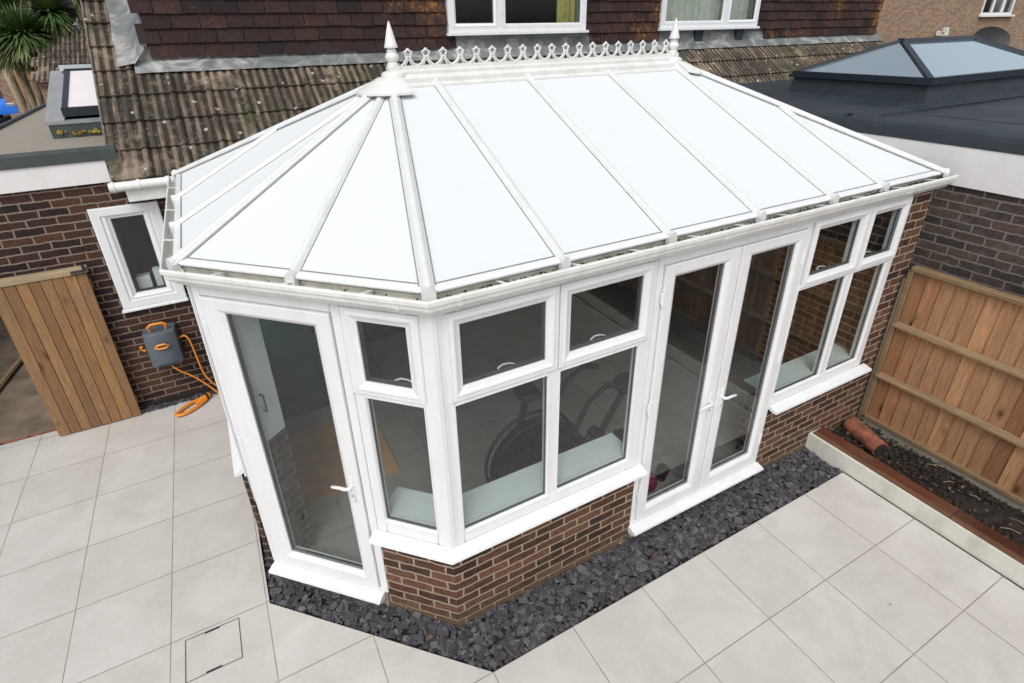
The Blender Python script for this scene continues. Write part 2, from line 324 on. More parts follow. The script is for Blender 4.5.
    def ring(s,a0,a1,c0,c1,prof):
        """rectangular frame in plane a,c with depth b; prof closed list of (inset,depth)"""
        n=len(prof); vs=[]
        for ins,b in prof: vs+=[(a0+ins,b,c0+ins),(a1-ins,b,c0+ins),(a1-ins,b,c1-ins),(a0+ins,b,c1-ins)]
        fs=[]
        for j in range(n):
            j2=(j+1)%n
            for i in range(4): fs.append((j*4+i,j*4+(i+1)%4,j2*4+(i+1)%4,j2*4+i))
        return s.add(vs,fs)
    def sweep(s,path,prof,z=0,r=None):
        """plan path [(x,y)], closed profile [(out,z)], out = left of travel"""
        m=len(path); P=[Vector((*p,0)) for p in path]; offs=[]
        for i in range(m):
            ns=[]
            if i>0: d=(P[i]-P[i-1]).normalized(); ns.append(Vector((-d.y,d.x,0)))
            if i<m-1: d=(P[i+1]-P[i]).normalized(); ns.append(Vector((-d.y,d.x,0)))
            if len(ns)==1: o=ns[0]
            else: b=(ns[0]+ns[1]).normalized(); o=b/b.dot(ns[0])
            offs.append(o)
        n=len(prof); vs=[]
        for i in range(m):
            for a,zz in prof: q=P[i]+offs[i]*a; vs.append((q.x,q.y,z+zz))
        fs=[(i*n+k,i*n+(k+1)%n,(i+1)*n+(k+1)%n,(i+1)*n+k) for i in range(m-1) for k in range(n)]
        fs+=[tuple(range(n))[::-1],tuple(range((m-1)*n,m*n))]
        return s.add(vs,fs,r)
    def build(s,name,mat,parent=None,smooth=False,bev=0):
        me=bpy.data.meshes.new(name)
        o0=Vector((0,0,0)); q=parent
        while q is not None: o0=o0+q.location; q=q.parent
        me.from_pydata([tuple(Vector(v)-o0) for v in s.v],[],s.f); me.update()
        import bmesh
        bm=bmesh.new(); bm.from_mesh(me); lay=bm.faces.layers.float.new('rnd')
        bm.faces.ensure_lookup_table()
        for i,f in enumerate(bm.faces): f[lay]=s.r[i]
        bmesh.ops.recalc_face_normals(bm,faces=bm.faces)
        uvl=bm.loops.layers.uv.new('UVMap')
        for f in bm.faces:
            n=f.normal
            if abs(n.z)>.7:
                for l in f.loops: l[uvl].uv=(l.vert.co.x+o0.x,l.vert.co.y+o0.y)
            else:
                t=Vector((-n.y,n.x,0)); t.normalize()
                for l in f.loops:
                    c=l.vert.co+o0; l[uvl].uv=(c.dot(t),c.z)
            f.smooth=smooth
        bm.to_mesh(me); bm.free()
        me.materials.append(mat)
        o=bpy.data.objects.new(name,me); COL.objects.link(o)
        if parent is not None: o.parent=parent
        if bev:
            b=o.modifiers.new('bevel','BEVEL'); b.width=bev; b.segments=2; b.limit_method='ANGLE'; b.angle_limit=rad(40)
        if smooth:
            try: me.set_sharp_from_angle(angle=rad(40))
            except Exception: pass
        return o
def tag(o,label=None,cat=None,group=None,kind=None):
    if label: o['label']=label
    if cat: o['category']=cat
    if group: o['group']=group
    if kind: o['kind']=kind
    return o
def thing(name,label,cat,loc=(0,0,0),group=None):
    o=bpy.data.objects.new(name,None); o.empty_display_size=.2; COL.objects.link(o); o.location=loc
    return tag(o,label,cat,group)
def frameT(o,a,n):
    a=Vector(a).normalized(); n=Vector(n).normalized()
    return Matrix(((a.x,n.x,0,o[0]),(a.y,n.y,0,o[1]),(a.z,n.z,1,o[2]),(0,0,0,1)))
Q=math.sqrt(.5)
# ================================================================== SETTING
b=MB(); b.box(-150,150,-60,160,-.4,-.06); tag(b.build('ground',M['ground']),kind='structure')
b=MB()
b.box(-8,3.62,-9,-.381,-.06,0); b.box(-8,-1.12,-.381,3.93,-.06,0)
b.poly([(-1.12,-.381,-.06),(.065,-.381,-.06),(-1.12,.807,-.06)],(0,0,.06))
tag(b.build('patio',M['pave']),kind='structure')
b=MB(); b.box(-8,-2.75,3.99,9,-.06,-.012)
b.build('path',M['dirtc']); tag(bpy.data.objects['path'],kind='structure')
b=MB()
x=-4.4
while x<-2.75: b.cbox(x,min(x+.215,-2.752),3.934,3.986,-.05,-.002,.004); x+=.225
tag(b.build('path_edging',M['terra']),kind='structure')
b=MB(); b.box(-60,60,24,50,-.06,.0); tag(b.build('road',M['tarmac']),kind='structure')
# slate bed
bed=[(-1.118,3.9),(-1.118,.809),(.066,-.379),(3.618,-.379),(3.618,0),(.0,.0),(-1.07,1.07),(-1.07,3.9)]
b=MB(); b.poly([(x,y,-.058) for x,y in bed],(0,0,.02)); tag(b.build('slate_bed',M['soil']),kind='structure')
def inbed(x,y):
    c=False; n=len(bed)
    for i in range(n):
        x1,y1=bed[i];x2,y2=bed[(i+1)%n]
        if (y1>y)!=(y2>y) and x<(x2-x1)*(y-y1)/(y2-y1)+x1: c=not c
    return c
def chip(b,x,y,z,s,th,tilt,r=None,n=None):
    n=n or random.choice((4,5,5,6)); a0=random.random()*6.28; el=random.uniform(.6,1); ra=random.random()*6.28
    pts=[]
    for i in range(n):
        t=a0+6.283*i/n; rr=s*random.uniform(.68,1.2); u,v=rr*math.cos(t),rr*math.sin(t)*el
        pts.append((u*math.cos(ra)-v*math.sin(ra),u*math.sin(ra)+v*math.cos(ra)))
    M_=Matrix.Translation((x,y,z))@Matrix.Rotation(tilt,4,Vector((math.cos(ra*3),math.sin(ra*3),0)))
    vs=[M_@Vector((u,v,0)) for u,v in pts]+[M_@Vector((u*.86,v*.86,th)) for u,v in pts]
    fs=[tuple(range(n,2*n)),tuple(range(n))[::-1]]+[(i,(i+1)%n,n+(i+1)%n,n+i) for i in range(n)]
    b.add(vs,fs,r)
b=MB(); k=0
while k<4600:
    x=random.uniform(-1.12,3.62); y=random.uniform(-.38,1.6) if random.random()<.93 else random.uniform(1.6,3.9)
    s=random.choice((.011,.018,.024,.031,.038))*random.uniform(.8,1.2)
    if not inbed(x,y): continue
    # keep chips inside the paving edge
    if y-s<-.385 or (x<.1 and (x+y)<-.313+ s*1.2) or x-s<-1.125 : 
        if random.random()<.985: continue
    chip(b,x,y,random.uniform(-.036,.002),s,random.uniform(.004,.010),random.gauss(0,.30)); k+=1
tag(b.build('slate_chippings',M['slate']),kind='stuff')
bpy.data.objects['slate_chippings']['label']='blue grey slate chippings filling the bed round the conservatory'
b=MB()
for (x,y) in ((1.55,-.22),(3.2,-.2),(3.35,-.3),(-.2,.02),(1.95,-.12),(-1.0,.78),(3.0,-.3)):
    chip(b,x,y,.008,random.uniform(.012,.026),.002,random.gauss(0,.3),n=6)
tag(b.build('fallen_leaves',M['dryleaf']),'small brown and green leaves scattered on the slate chippings','leaves',kind='stuff')
# manhole
t=thing('manhole_cover','square recessed manhole cover let into the paving at the left','manhole cover',(-1.49,.645,0))
b=MB(); X0,X1,Y0,Y1=-1.657,-1.322,.489,.797
for a in ((X0,X0+.006,Y0,Y1),(X1-.006,X1,Y0,Y1),(X0+.006,X1-.006,Y0,Y0+.005),(X0+.006,X1-.006,Y1-.005,Y1)): b.box(*a,-.01,.002)
b.build('frame',M['chrome'] if 0 else plain('worn_steel_edge',(.10,.09,.075),.5,0,.3,20),t)
b=MB(); b.box(X0+.12,X0+.21,Y0+.004,Y0+.014,-.01,.0035); b.build('lifting_slot',M['black'],t); b=MB(); b.box(X0+.12,X0+.21,Y1-.014,Y1-.004,-.01,.0035); b.build('lifting_slot',M['black'],t)
# ================================================================== CONSERVATORY
cons=thing('conservatory','white framed conservatory with white panel roof, crested ridge and low brick walls','conservatory',(1.7,1.7,0))
PATH=[(4.45,0),(0,0),(-1.042,1.042),(-1.042,3.5)]
TF=frameT((0,0,0),(1,0,0),(0,-1,0)); T1=frameT((0,0,0),(-Q,Q,0),(-Q,-Q,0)); T2=frameT((-1.042,1.042,0),(0,1,0),(-1,0,0))
# brick dwarf walls, outer face 5 mm behind frame plane
def wall_seg(name,p0,p1,z0,z1,mat,th=.2,out=.0):
    b=MB(); b.sweep([p0,p1],[(out,z0),(out,z1),(out-th,z1),(out-th,z0)]); return b.build(name,mat,cons)
b=MB(); b.sweep([(1.47,0),(0,0),(-.52*Q,.52*Q)],[(-.004,-.05),(-.004,.72),(-.21,.72),(-.21,-.05)]); b.build('dwarf_wall',M['brickf'],cons)
b=MB(); b.sweep([(-1.47*Q,1.47*Q),(-1.06,1.06),(-1.06,3.9)],[(.012,-.05),(.012,.975),(-.22,.975),(-.22,-.05)]); b.build('dwarf_wall',M['brickl'],cons)
b=MB(); b.box(2.90,4.455,.004,.22,-.05,.72); b.build('dwarf_wall',M['brickf'],cons)
b=MB(); b.box(4.143,4.455,.0045,.30,.7202,2.42); b.build('brick_pier',M['brickf'],cons)
b=MB(); b.box(4.33,4.455,.302,3.9,-.05,2.42); b.build('end_wall',M['brickf'],cons)
b=MB(); b.box(4.30,4.329,1.15,3.89,.1,2.4); b.build('end_wall_lining',plain('grey_plaster',(.11,.11,.105),.9),cons)
# inner floor
b=MB(); b.poly([(.09,.2,.06),(4.33,.2,.06),(4.33,3.9,.06),(-.8,3.9,.06),(-.8,1.1,.06)],(0,0,.04)); fl=b.build('floor',M['floor'],cons)
b=MB()
for i in range(1,9): b.box(-.8+i*.6,-.797+i*.6,max(.21,.36-(-.8+i*.6)),3.9,.1001,.1012)
for i in range(6): b.box(max(-.79,.36-(.5+i*.6)),4.33,.5+i*.6,.503+i*.6,.1001,.1012)
b.build('floor_joint',M['dark'],cons)
# frames -------------------------------------------------------------
SASH=[(0,-.03),(0,.012),(.004,.016),(.022,.016),(.030,.020),(.040,.020),(.058,.009),(.078,.002),(.080,-.03)]
def sashring(a0,a1,c0,c1,T,parent,w=.08,name='sash',mat=None):
    k=w/.08; b=MB(); b.T=T; b.ring(a0,a1,c0,c1,[(i*k,d) for i,d in SASH]); return b.build(name,mat or M['upvc'],parent)
def pane(a0,a1,c0,c1,T,parent,dep=-.012,mat=None):
    b=MB(); b.T=T; b.box(a0-.004,a1+.004,dep-.003,dep,c0-.004,c1+.004); p=b.build('pane',mat or M['glass'],parent)
    b=MB(); b.T=T; b.ring(a0-.002,a1+.002,c0-.002,c1+.002,[(0,dep+.0005),(0,dep+.005),(.005,dep+.004),(.005,dep+.0005)]); b.build('gasket',M['gasket'],parent)
    b=MB(); b.T=T; b.ring(a0-.003,a1+.003,c0-.003,c1+.003,[(0,dep-.022),(0,dep-.0045),(.010,dep-.0045),(.010,dep-.022)]); b.build('spacer_bar',M['gasket'],parent)
    return p
def crank(a,c,T,parent,flip=1):
    """inside window handle seen through the glass"""
    b=MB(); b.T=T; b.tube([(a,-.03,c-.004),(a,-.05,c-.002),(a+flip*.03,-.058,c+.008),(a+flip*.07,-.058,c+.007),(a+flip*.11,-.052,c-.006)],[.006,.006,.006,.0055,.004],8)
    return b.build('handle',M['upvc'],parent,smooth=True)
def frame_bars(T,bars,parent,name='window'):
    b=MB(); b.T=T
    for a0,a1,c0,c1,d in bars: b.cbox(a0,a1,-.07,d,c0,c1,.005)
    return b.build(name,M['upvc'],parent)
# front bay window
ZT=2.42
W=frame_bars(TF,[(.04,.09,.76,ZT,.0),(1.372,1.464,.76,ZT,.0),(.092,1.370,.76,.852,0),(.092,1.37,2.36,ZT-.001,0),(.690,.768,.854,2.358,0),(.092,.688,1.815,1.86,.0),(.77,1.37,1.815,1.86,.0)],cons)
for a0,a1 in ((.066,.742),(.750,1.432)):
    s=sashring(a0,a1,1.848,2.385,TF,W,.08); 
pane(.146,.662,1.93,2.303,TF,W); pane(.83,1.352,1.93,2.303,TF,W)
pane(.093,.688,.855,1.813,TF,W); pane(.77,1.368,.855,1.813,TF,W)
crank(.38,1.935,TF,W); crank(1.02,1.935,TF,W)
b=MB(); b.T=TF
for a0,a1 in ((.093,.688),(.77,1.368)): b.ring(a0-.012,a1+.012,.843,1.825,[(0,.0),(0,.006),(.008,.006),(.016,-.008),(.016,-.02),(0,-.02)])
b.build('glazing_bead',M['upvc'],W)
# corner posts
for (x,y) in ((0,0),(-1.042,1.042)):
    b=MB()
    if x==0: T_=TF; TT=T1
    else: T_=T1; TT=T2
    q=[(.0445,0),(0,0),(-.0445*Q,.0445*Q)] if x==0 else [(-1.042+.006*Q,1.042-.006*Q),(-1.042,1.042),(-1.042,1.0865)]
    b.sweep(q,[(.004,.745),(.004,ZT),(-.06,ZT),(-.06,.745)])
    b.sweep([( (q[0][0]+q[1][0])/2,(q[0][1]+q[1][1])/2 ),q[1],((q[2][0]+q[1][0])/2,(q[2][1]+q[1][1])/2)],[(.0045,.747),(.012,.747),(.012,ZT-.001),(.0045,ZT-.001)])
    b.build('corner_post',M['upvc'],cons)
# side window on the angled facet
W=frame_bars(T1,[(.04,.089,.76,ZT,0),(.446,.514,.76,ZT,0),(.091,.444,.76,.862,0),(.091,.444,2.36,ZT-.001,0),(.091,.444,1.82,1.862,0)],cons)
sashring(.068,.506,1.85,2.385,T1,W,.08)
pane(.148,.426,1.932,2.303,T1,W); pane(.092,.443,.865,1.818,T1,W); crank(.27,1.935,T1,W,-1)
b=MB(); b.T=T1; b.ring(.08,.455,.853,1.83,[(0,.0),(0,.006),(.008,.006),(.016,-.008),(.016,-.02),(0,-.02)]); b.build('glazing_bead',M['upvc'],W)
# right-hand window
W=frame_bars(TF,[(2.895,2.912,.76,ZT,0),(4.045,4.141,.76,ZT,0),(2.914,4.043,.76,.856,0),(2.914,4.043,2.36,ZT-.001,0),(3.508,3.588,.858,2.358,0),(2.914,3.506,1.825,1.87,0),(3.59,4.043,1.825,1.87,0)],cons)
sashring(2.922,3.59,1.85,2.372,TF,W,.076); sashring(3.60,4.122,1.85,2.372,TF,W,.076)
pane(3.0,3.512,1.928,2.294,TF,W); pane(3.678,4.044,1.928,2.294,TF,W); pane(2.914,3.506,.858,1.823,TF,W); pane(3.59,4.043,.858,1.823,TF,W)
crank(3.16,1.935,TF,W); crank(3.76,1.935,TF,W)
b=MB(); b.T=TF
for a0,a1 in ((2.914,3.506),(3.59,4.043)): b.ring(a0-.012,a1+.012,.846,1.835,[(0,.0),(0,.006),(.008,.006),(.016,-.008),(.016,-.02),(0,-.02)])
b.build('glazing_bead',M['upvc'],W)
# hidden left side windows on the straight facet
W=frame_bars(T2,[(.046,.1,1.0,ZT,0),(2.38,2.44,1.0,ZT,0),(.102,2.378,1.0,1.09,0),(.102,2.378,2.36,ZT-.001,0),(.84,.91,1.092,2.358,0),(1.6,1.67,1.092,2.358,0),(.102,.838,1.82,1.88,0),(.912,1.598,1.82,1.88,0),(1.672,2.378,1.82,1.88,0)],cons)
for a0,a1 in ((.102,.838),(.912,1.598),(1.672,2.378)):
    pane(a0,a1,1.092,1.818,T2,W); pane(a0,a1,1.882,2.358,T2,W)
# cills
CILL=[(.001,.735),(.001,.764),(.02,.764),(.085,.744),(.088,.728),(.08,.722),(.05,.722)]
b=MB(); b.sweep([(1.500,0),(0,0),(-.535*Q,.535*Q)],CILL); b.build('window_sill',M['upvc'],cons)
b=MB(); b.sweep([(4.20,0),(2.885,0)],CILL); b.build('window_sill',M['upvc'],cons)
b=MB(); b.sweep([(-1.047,1.06),(-1.047,3.5)],[(a*.8,z_+.255) for a,z_ in CILL]); b.build('window_sill',M['upvc'],cons)
# inner window boards
b=MB(); b.sweep([(1.46,0),(0,0),(-.51*Q,.51*Q)],[(-.072,.842),(-.072,.856),(-.29,.856),(-.29,.842)]); b.build('window_board',M['sillin'],cons)
b=MB(); b.box(2.9,4.33,.072,.28,.842,.856); b.build('window_board',M['sillin'],cons)
b=MB(); b.sweep([(-1.06,1.13),(-1.06,3.5)],[(-.072,1.08),(-.072,1.094),(-.24,1.094),(-.24,1.08)]); b.build('window_board',M['sillin'],cons)
# french doors
def lever(a,c,T,parent,flip,out=1):
    b=MB(); b.T=T
    b.cbox(a-.014,a+.014,.018,.028,c-.11,c+.11,.005)
    b.tube([(a,.02,c+.03),(a,.05,c+.03),(a+flip*.02,.062,c+.032),(a+flip*.07,.062,c+.034),(a+flip*.115,.056,c+.022),(a+flip*.13,.05,c+.012)],[.011,.012,.011,.010,.010,.006],10)
    o=b.build('handle',M['upvc'],parent,smooth=True)
    b=MB(); b.T=T; b.tube([(a,.026,c-.045),(a,.033,c-.045)],.009,10); b.build('lock_cylinder',M['chrome'],parent)
    return o
def hinge(a,c,T,parent):
    b=MB(); b.T=T; b.tube([(a,.020,c-.055),(a,.020,c+.055)],.010,10); b.cbox(a-.018,a+.018,.012,.018,c-.04,c+.04,.002); return b.build('hinge',M['upvc'],parent,smooth=True)
b=MB(); b.T=TF
for a0,a1,c0,c1 in ((1.466,1.508,.14,ZT),(2.848,2.893,.14,ZT),(1.51,2.846,2.335,ZT-.001),(1.51,2.846,.14,.178)): b.cbox(a0,a1,-.07,.002,c0,c1,.004)
DF=b.build('door_frame',M['upvc'],cons)
for (a0,a1,g0,g1,hs) in ((1.513,2.172,1.612,2.048,1.513),(2.180,2.842,2.297,2.752,2.842)):
    b=MB(); b.T=TF; c0,c1=.184,2.330; gc0,gc1=.302,2.240
    # leaf: ring with unequal stiles
    def leafring(b,a0,a1,c0,c1,g0,g1,gc0,gc1):
        L0=[(a0,c0),(a1,c0),(a1,c1),(a0,c1)]; L1=[(g0,gc0),(g1,gc0),(g1,gc1),(g0,gc1)]
        def lerp(t): return [(p[0]*(1-t)+q[0]*t,p[1]*(1-t)+q[1]*t) for p,q in zip(L0,L1)]
        seq=[(0,-.05),(0,.016),(.05,.020),(.70,.020),(.82,.015),(1,.002),(1,-.05)]
        vs=[]
        for tt,d in seq: vs+=[(p[0],d,p[1]) for p in lerp(tt)]
        n=len(seq); fs=[(j*4+i,j*4+(i+1)%4,((j+1)%n)*4+(i+1)%4,((j+1)%n)*4+i) for j in range(n) for i in range(4)]
        b.add(vs,fs)
    leafring(b,a0,a1,c0,c1,g0,g1,gc0,gc1)
    lf=b.build('door_leaf',M['upvc'],cons)
    pane(g0,g1,gc0,gc1,TF,lf)
    for c in (.45,1.27,2.12): hinge(a0-.004 if hs==a0 else a1+.004,c,TF,lf)
    if hs==a1: lever(2.236,1.08,TF,lf,1)
    else: lever(2.112,1.08,TF,lf,-1)
DC=[(.001,.085),(.001,.142),(.02,.142),(.080,.128),(.083,.112),(.076,.108),(.06,.108),(.055,.085)]
b=MB(); b.sweep([(2.905,0),(1.45,0)],DC); b.build('door_sill',M['upvc'],cons)
b=MB(); b.box(1.475,2.89,.004,.2,-.05,.138); b.build('door_base',M['conc'],cons)
# angled single door
b=MB(); b.T=T1
for a0,a1,c0,c1 in ((.516,.572,.14,ZT),(1.412,1.466,.14,ZT),(.574,1.41,2.335,ZT-.001),(.574,1.41,.14,.178)): b.cbox(a0,a1,-.07,.002,c0,c1,.004)
b.build('door_frame',M['upvc'],cons)
b=MB(); b.T=T1; leafring(b,.577,1.407,.184,2.330,.686,1.270,.305,2.238); lf=b.build('door_leaf',M['upvc'],cons)
pane(.686,1.270,.305,2.238,T1,lf); lever(.632,1.10,T1,lf,1)
for c in (.42,1.28,2.12): hinge(1.409,c,T1,lf)
b=MB(); b.sweep([(-.545*Q,.545*Q),(-1.452*Q,1.452*Q)],DC); b.build('door_sill',M['upvc'],cons)
b=MB(); b.sweep([(-.53*Q,.53*Q),(-1.44*Q,1.44*Q)],[(-.004,-.05),(-.004,.138),(-.2,.138),(-.2,-.05)]); b.build('door_base',M['conc'],cons)
# eaves beam, gutter
b=MB(); b.sweep(PATH,[(-.09,2.421),(.0015,2.421),(.0015,2.488),(.010,2.492),(.010,2.503),(.003,2.506),(.003,2.5225),(-.09,2.5225)]); b.build('eaves_beam',M['cream'],cons)
G=[(.002,2.424),(.002,2.412),(.022,2.406),(.045,2.412),(.062,2.432),(.082,2.446),(.094,2.462),(.098,2.485),(.108,2.492),(.110,2.512),(.106,2.522),(.098,2.522),(.092,2.505),(.086,2.470),(.072,2.452),(.030,2.428)]
b=MB(); b.sweep([(4.50,0)]+PATH[1:],[(a-.0005 if a<.01 else a,z) for a,z in G]); b.build('gutter',M['upvc2'],cons)
# gutter unions at corner
for p0,p1 in (((.135,0),(.115,0)),((-.115*Q,.115*Q),(-.135*Q,.135*Q)),((1.95,0),(1.90,0)),((3.9,0),(3.85,0))):
    b=MB(); b.sweep([p0,p1],[(a+.004,z-.003 if z<2.47 else z+.003) for a,z in G]); b.build('gutter_union',M['upvc2'],cons)
def pathpt(seg,t,out,z):
    p,q=Vector(PATH[seg]),Vector(PATH[seg+1]); d=(q-p).normalized(); n=Vector((-d.y,d.x)); r=p+(q-p)*t+n*out; return (r.x,r.y,z)
b=MB()
for seg,ts in ((0,[.06,.16,.27,.36,.45,.54,.63,.73,.82,.92]),(1,[.2,.5,.8]),(2,[.2,.5,.8])):
    for t in ts:
        b.ext(pathpt(seg,t,.004,2.498),pathpt(seg,t,.106,2.522),[(-.010,0),(.010,0),(.010,.005),(-.010,.005)])
b.build('gutter_bracket',M['upvc2'],cons)
b=MB()
for i in range(1200):
    seg=random.choices((0,1),(9,.3))[0]; t=random.random()**1.4 if seg==0 else random.random()
    p=pathpt(seg,t,random.uniform(.03,.085),random.uniform(2.475,2.500)+(.012*(1-t) if seg==0 else 0)*random.random()); chip(b,*p,random.uniform(.004,.013),.004,random.gauss(0,.6))
tag(b.build('gutter_debris',M['debris'],cons),kind='stuff')
# roof geometry ------------------------------------------------------
ZE=2.535; ZR=3.351; YR=1.7
AL=Vector((.45,YR,ZR)); AR=Vector((3.03,YR,ZR))
E0=Vector((-.012,-.03,ZE)); E1=Vector((-1.072,1.03,ZE)); E2=Vector((-1.072,3.46,ZE)); ER=Vector((4.42,-.03,ZE)); EB=Vector((4.42,3.46,ZE))
def fr(x,top=False): return Vector((x,YR,ZR)) if top else Vector((x,-.03,ZE))
def lerp(a,b,t): return a+(b-a)*t
HJ=lerp(ER,AR,(4.42-3.60)/(4.42-3.03)); FJ=fr(3.60)
H3=lerp(E2,AL,(3.46-2.5)/(3.46-1.7)); B1=Vector((-1.072,1.75,ZE)); B2=Vector((-1.072,2.5,ZE)); MID=(E0+E1)/2
xs=[.746,1.492,2.254,3.0]
panels=[[E0,fr(xs[0]),fr(xs[0],1),AL]]
for i in range(3): panels.append([fr(xs[i]),fr(xs[i+1]),fr(xs[i+1],1),fr(xs[i],1)])
panels+=[[fr(3.0),FJ,HJ,AR,fr(3.0,1)],[FJ,ER,HJ],[E0,AL,MID],[MID,AL,E1],[E1,AL,B1],[B1,AL,H3,B2],[B2,H3,E2]]
bk=lambda x,top=False: Vector((x,YR,ZR)) if top else Vector((x,3.46,ZE))
panels+=[[E2,AL,bk(1.1,1),bk(1.1)],[bk(1.1),bk(1.1,1),bk(2.2,1),bk(2.2)],[bk(2.2),bk(2.2,1),AR,EB],[ER,EB,AR]]
for pl in panels:
    n=(pl[1]-pl[0]).cross(pl[2]-pl[0]).normalized(); n=n if n.z>0 else -n
    b=MB(); b.poly([p-n*.025 for p in pl],n*.025); b.build('roof_panel',M['roof'],cons)
nF=Vector((0,-(ZR-ZE),1.73)).normalized(); n1=((E1-E0).cross(AL-E0)).normalized(); n1=n1 if n1.z>0 else -n1
n2=((E2-E1).cross(AL-E1)).normalized(); n2=n2 if n2.z>0 else -n2
nR=((EB-ER).cross(AR-ER)).normalized(); nR=nR if nR.z>0 else -nR; nB=Vector((0,(ZR-ZE),1.76)).normalized()
BARP=[(a*.78,c*.8) for a,c in [(-.036,-.004),(-.036,.006),(-.030,.012),(-.022,.026),(-.012,.034),(.012,.034),(.022,.026),(.030,.012),(.036,.006),(.036,-.004)]]
HIPP=[(a*.68,c*.75) for a,c in [(-.052,-.012),(-.052,.010),(-.044,.016),(-.030,.034),(-.014,.044),(.014,.044),(.030,.034),(.044,.016),(.052,.010),(.052,-.012)]]
GK=[(-.033,-.003),(-.033,.003),(-.027,.003),(-.027,-.003)]
def roofbar(p0,p1,up,hip=False,cap=True):
    d=(p1-p0).normalized(); f=p0-d*.018
    prof=HIPP if hip else BARP
    b=MB(); b.ext(f,p1,prof,up)
    o=b.build('hip_bar' if hip else 'glazing_bar',M['bar'],cons)
    k=1.3 if hip else 1
    b=MB()
    b.ext(p0,p1,[(a*k-(0 if not hip else .0),c-(.004 if hip else 0)) for a,c in GK],up); b.ext(p0,p1,[(-a*k,c-(.004 if hip else 0)) for a,c in GK[::-1]],up)
    b.build('gasket',M['seal'],o)
    if cap:
        # end cap: rounded wedge hanging down in front of the bar end
        w=.034 if hip else .028; b=MB(); out=Vector((-d.x,-d.y,0)).normalized(); g=f
        sd=out.cross(Vector((0,0,1)))
        prof2=[(-w,-.052),(w,-.052),(w,.010),(w*.75,.030),(w*.3,.042),(-w*.3,.042),(-w*.75,.030),(-w,.010)]
        b.ext(g-out*.02,g+out*.016,prof2,(0,0,1)); b.build('end_cap',M['bar'],o)
for x in xs: roofbar(fr(x),fr(x,1),nF)
roofbar(FJ,HJ,nF); roofbar(MID,AL,n1); roofbar(B1,AL,n2); roofbar(B2,H3,n2)
roofbar(E0,AL,(nF+n1),True); roofbar(E1,AL,(n1+n2),True); roofbar(E2,AL,(n2+nB),True); roofbar(ER,AR,(nF+nR),True); roofbar(EB,AR,(nR+nB),True)
for x in (1.1,2.2): roofbar(bk(x),bk(x,1),nB)
roofbar(Vector((4.42,1.7,ZE)),AR,nR)
# eave trims
RP=[(ER.x,ER.y),(E0.x,E0.y),(E1.x,E1.y),(E2.x,E2.y)]
b=MB(); b.sweep(RP,[(-.024,ZE-.012),(.004,ZE-.012),(.010,ZE-.006),(.010,ZE+.002),(.004,ZE+.008),(-.010,ZE+.013),(-.030,ZE+.019),(-.030,ZE-.012)]); b.build('eave_trim',M['upvc'],cons)
b=MB(); b.sweep([(EB.x,EB.y),(ER.x,ER.y)],[(-.022,ZE-.030),(.010,ZE-.030),(.013,ZE-.006),(.006,ZE+.006),(-.030,ZE+.019)]); b.build('eave_trim',M['upvc'],cons)
b=MB(); b.sweep(RP,[(-.036,ZE+.0165),(-.030,ZE+.0205),(-.036,ZE+.0235),(-.042,ZE+.0215)]); b.build('trim_seal',M['seal'],cons)
# back box gutter to the house wall
b=MB(); b.box(-1.03,4.6,3.47,3.89,2.36,2.42); b.build('box_gutter',M['lead'],cons)
# ridge
b=MB(); RPF=[(-.130,-.060),(-.130,-.047),(-.092,-.036),(-.084,-.034),(-.084,-.004),(-.078,.004),(-.052,.010),(-.044,.018),(-.044,.040),(-.036,.052),(.036,.052),(.044,.040),(.044,.018),(.052,.010),(.078,.004),(.084,-.004),(.084,-.034),(.092,-.036),(.130,-.047),(.130,-.060)]
b.ext((.46,YR,ZR),(3.02,YR,ZR),RPF); b.ext((.46,YR,ZR+.0525),(3.02,YR,ZR+.0525),[(-.013,0),(-.013,.015),(.013,.015),(.013,0)]); b.build('ridge_capping',M['crest'],cons)
b=MB(); zb=ZR+.068
for i in range(19):
    x=.585+i*(2.93-.585)/18; r=.0078
    for s in (-1,1):
        pts=[(x+s*u,YR,zb+w) for u,w in ((.066,.006),(.052,.010),(.036,.020),(.022,.036),(.012,.052),(.006,.062))]
        b.tube(pts,r,6)
        pts=[(x+s*u,YR,zb+w) for u,w in ((.030,.004),(.022,.016),(.012,.028),(.003,.046))]
        b.tube(pts,.004,6)
    st=[]
    for k in range(11):
        t=math.pi/2+k*2*math.pi/10; rr=.030 if k%2==0 else .019; st.append((x+rr*math.cos(t),YR,zb+.084+rr*math.sin(t)))
    b.tube(st,r,6)
b.ext((.52,YR,zb-.001),(3.0,YR,zb-.001),[(-.008,0),(-.008,.008),(.008,.008),(.008,0)])
b.build('ridge_cresting',M['crest'],cons)
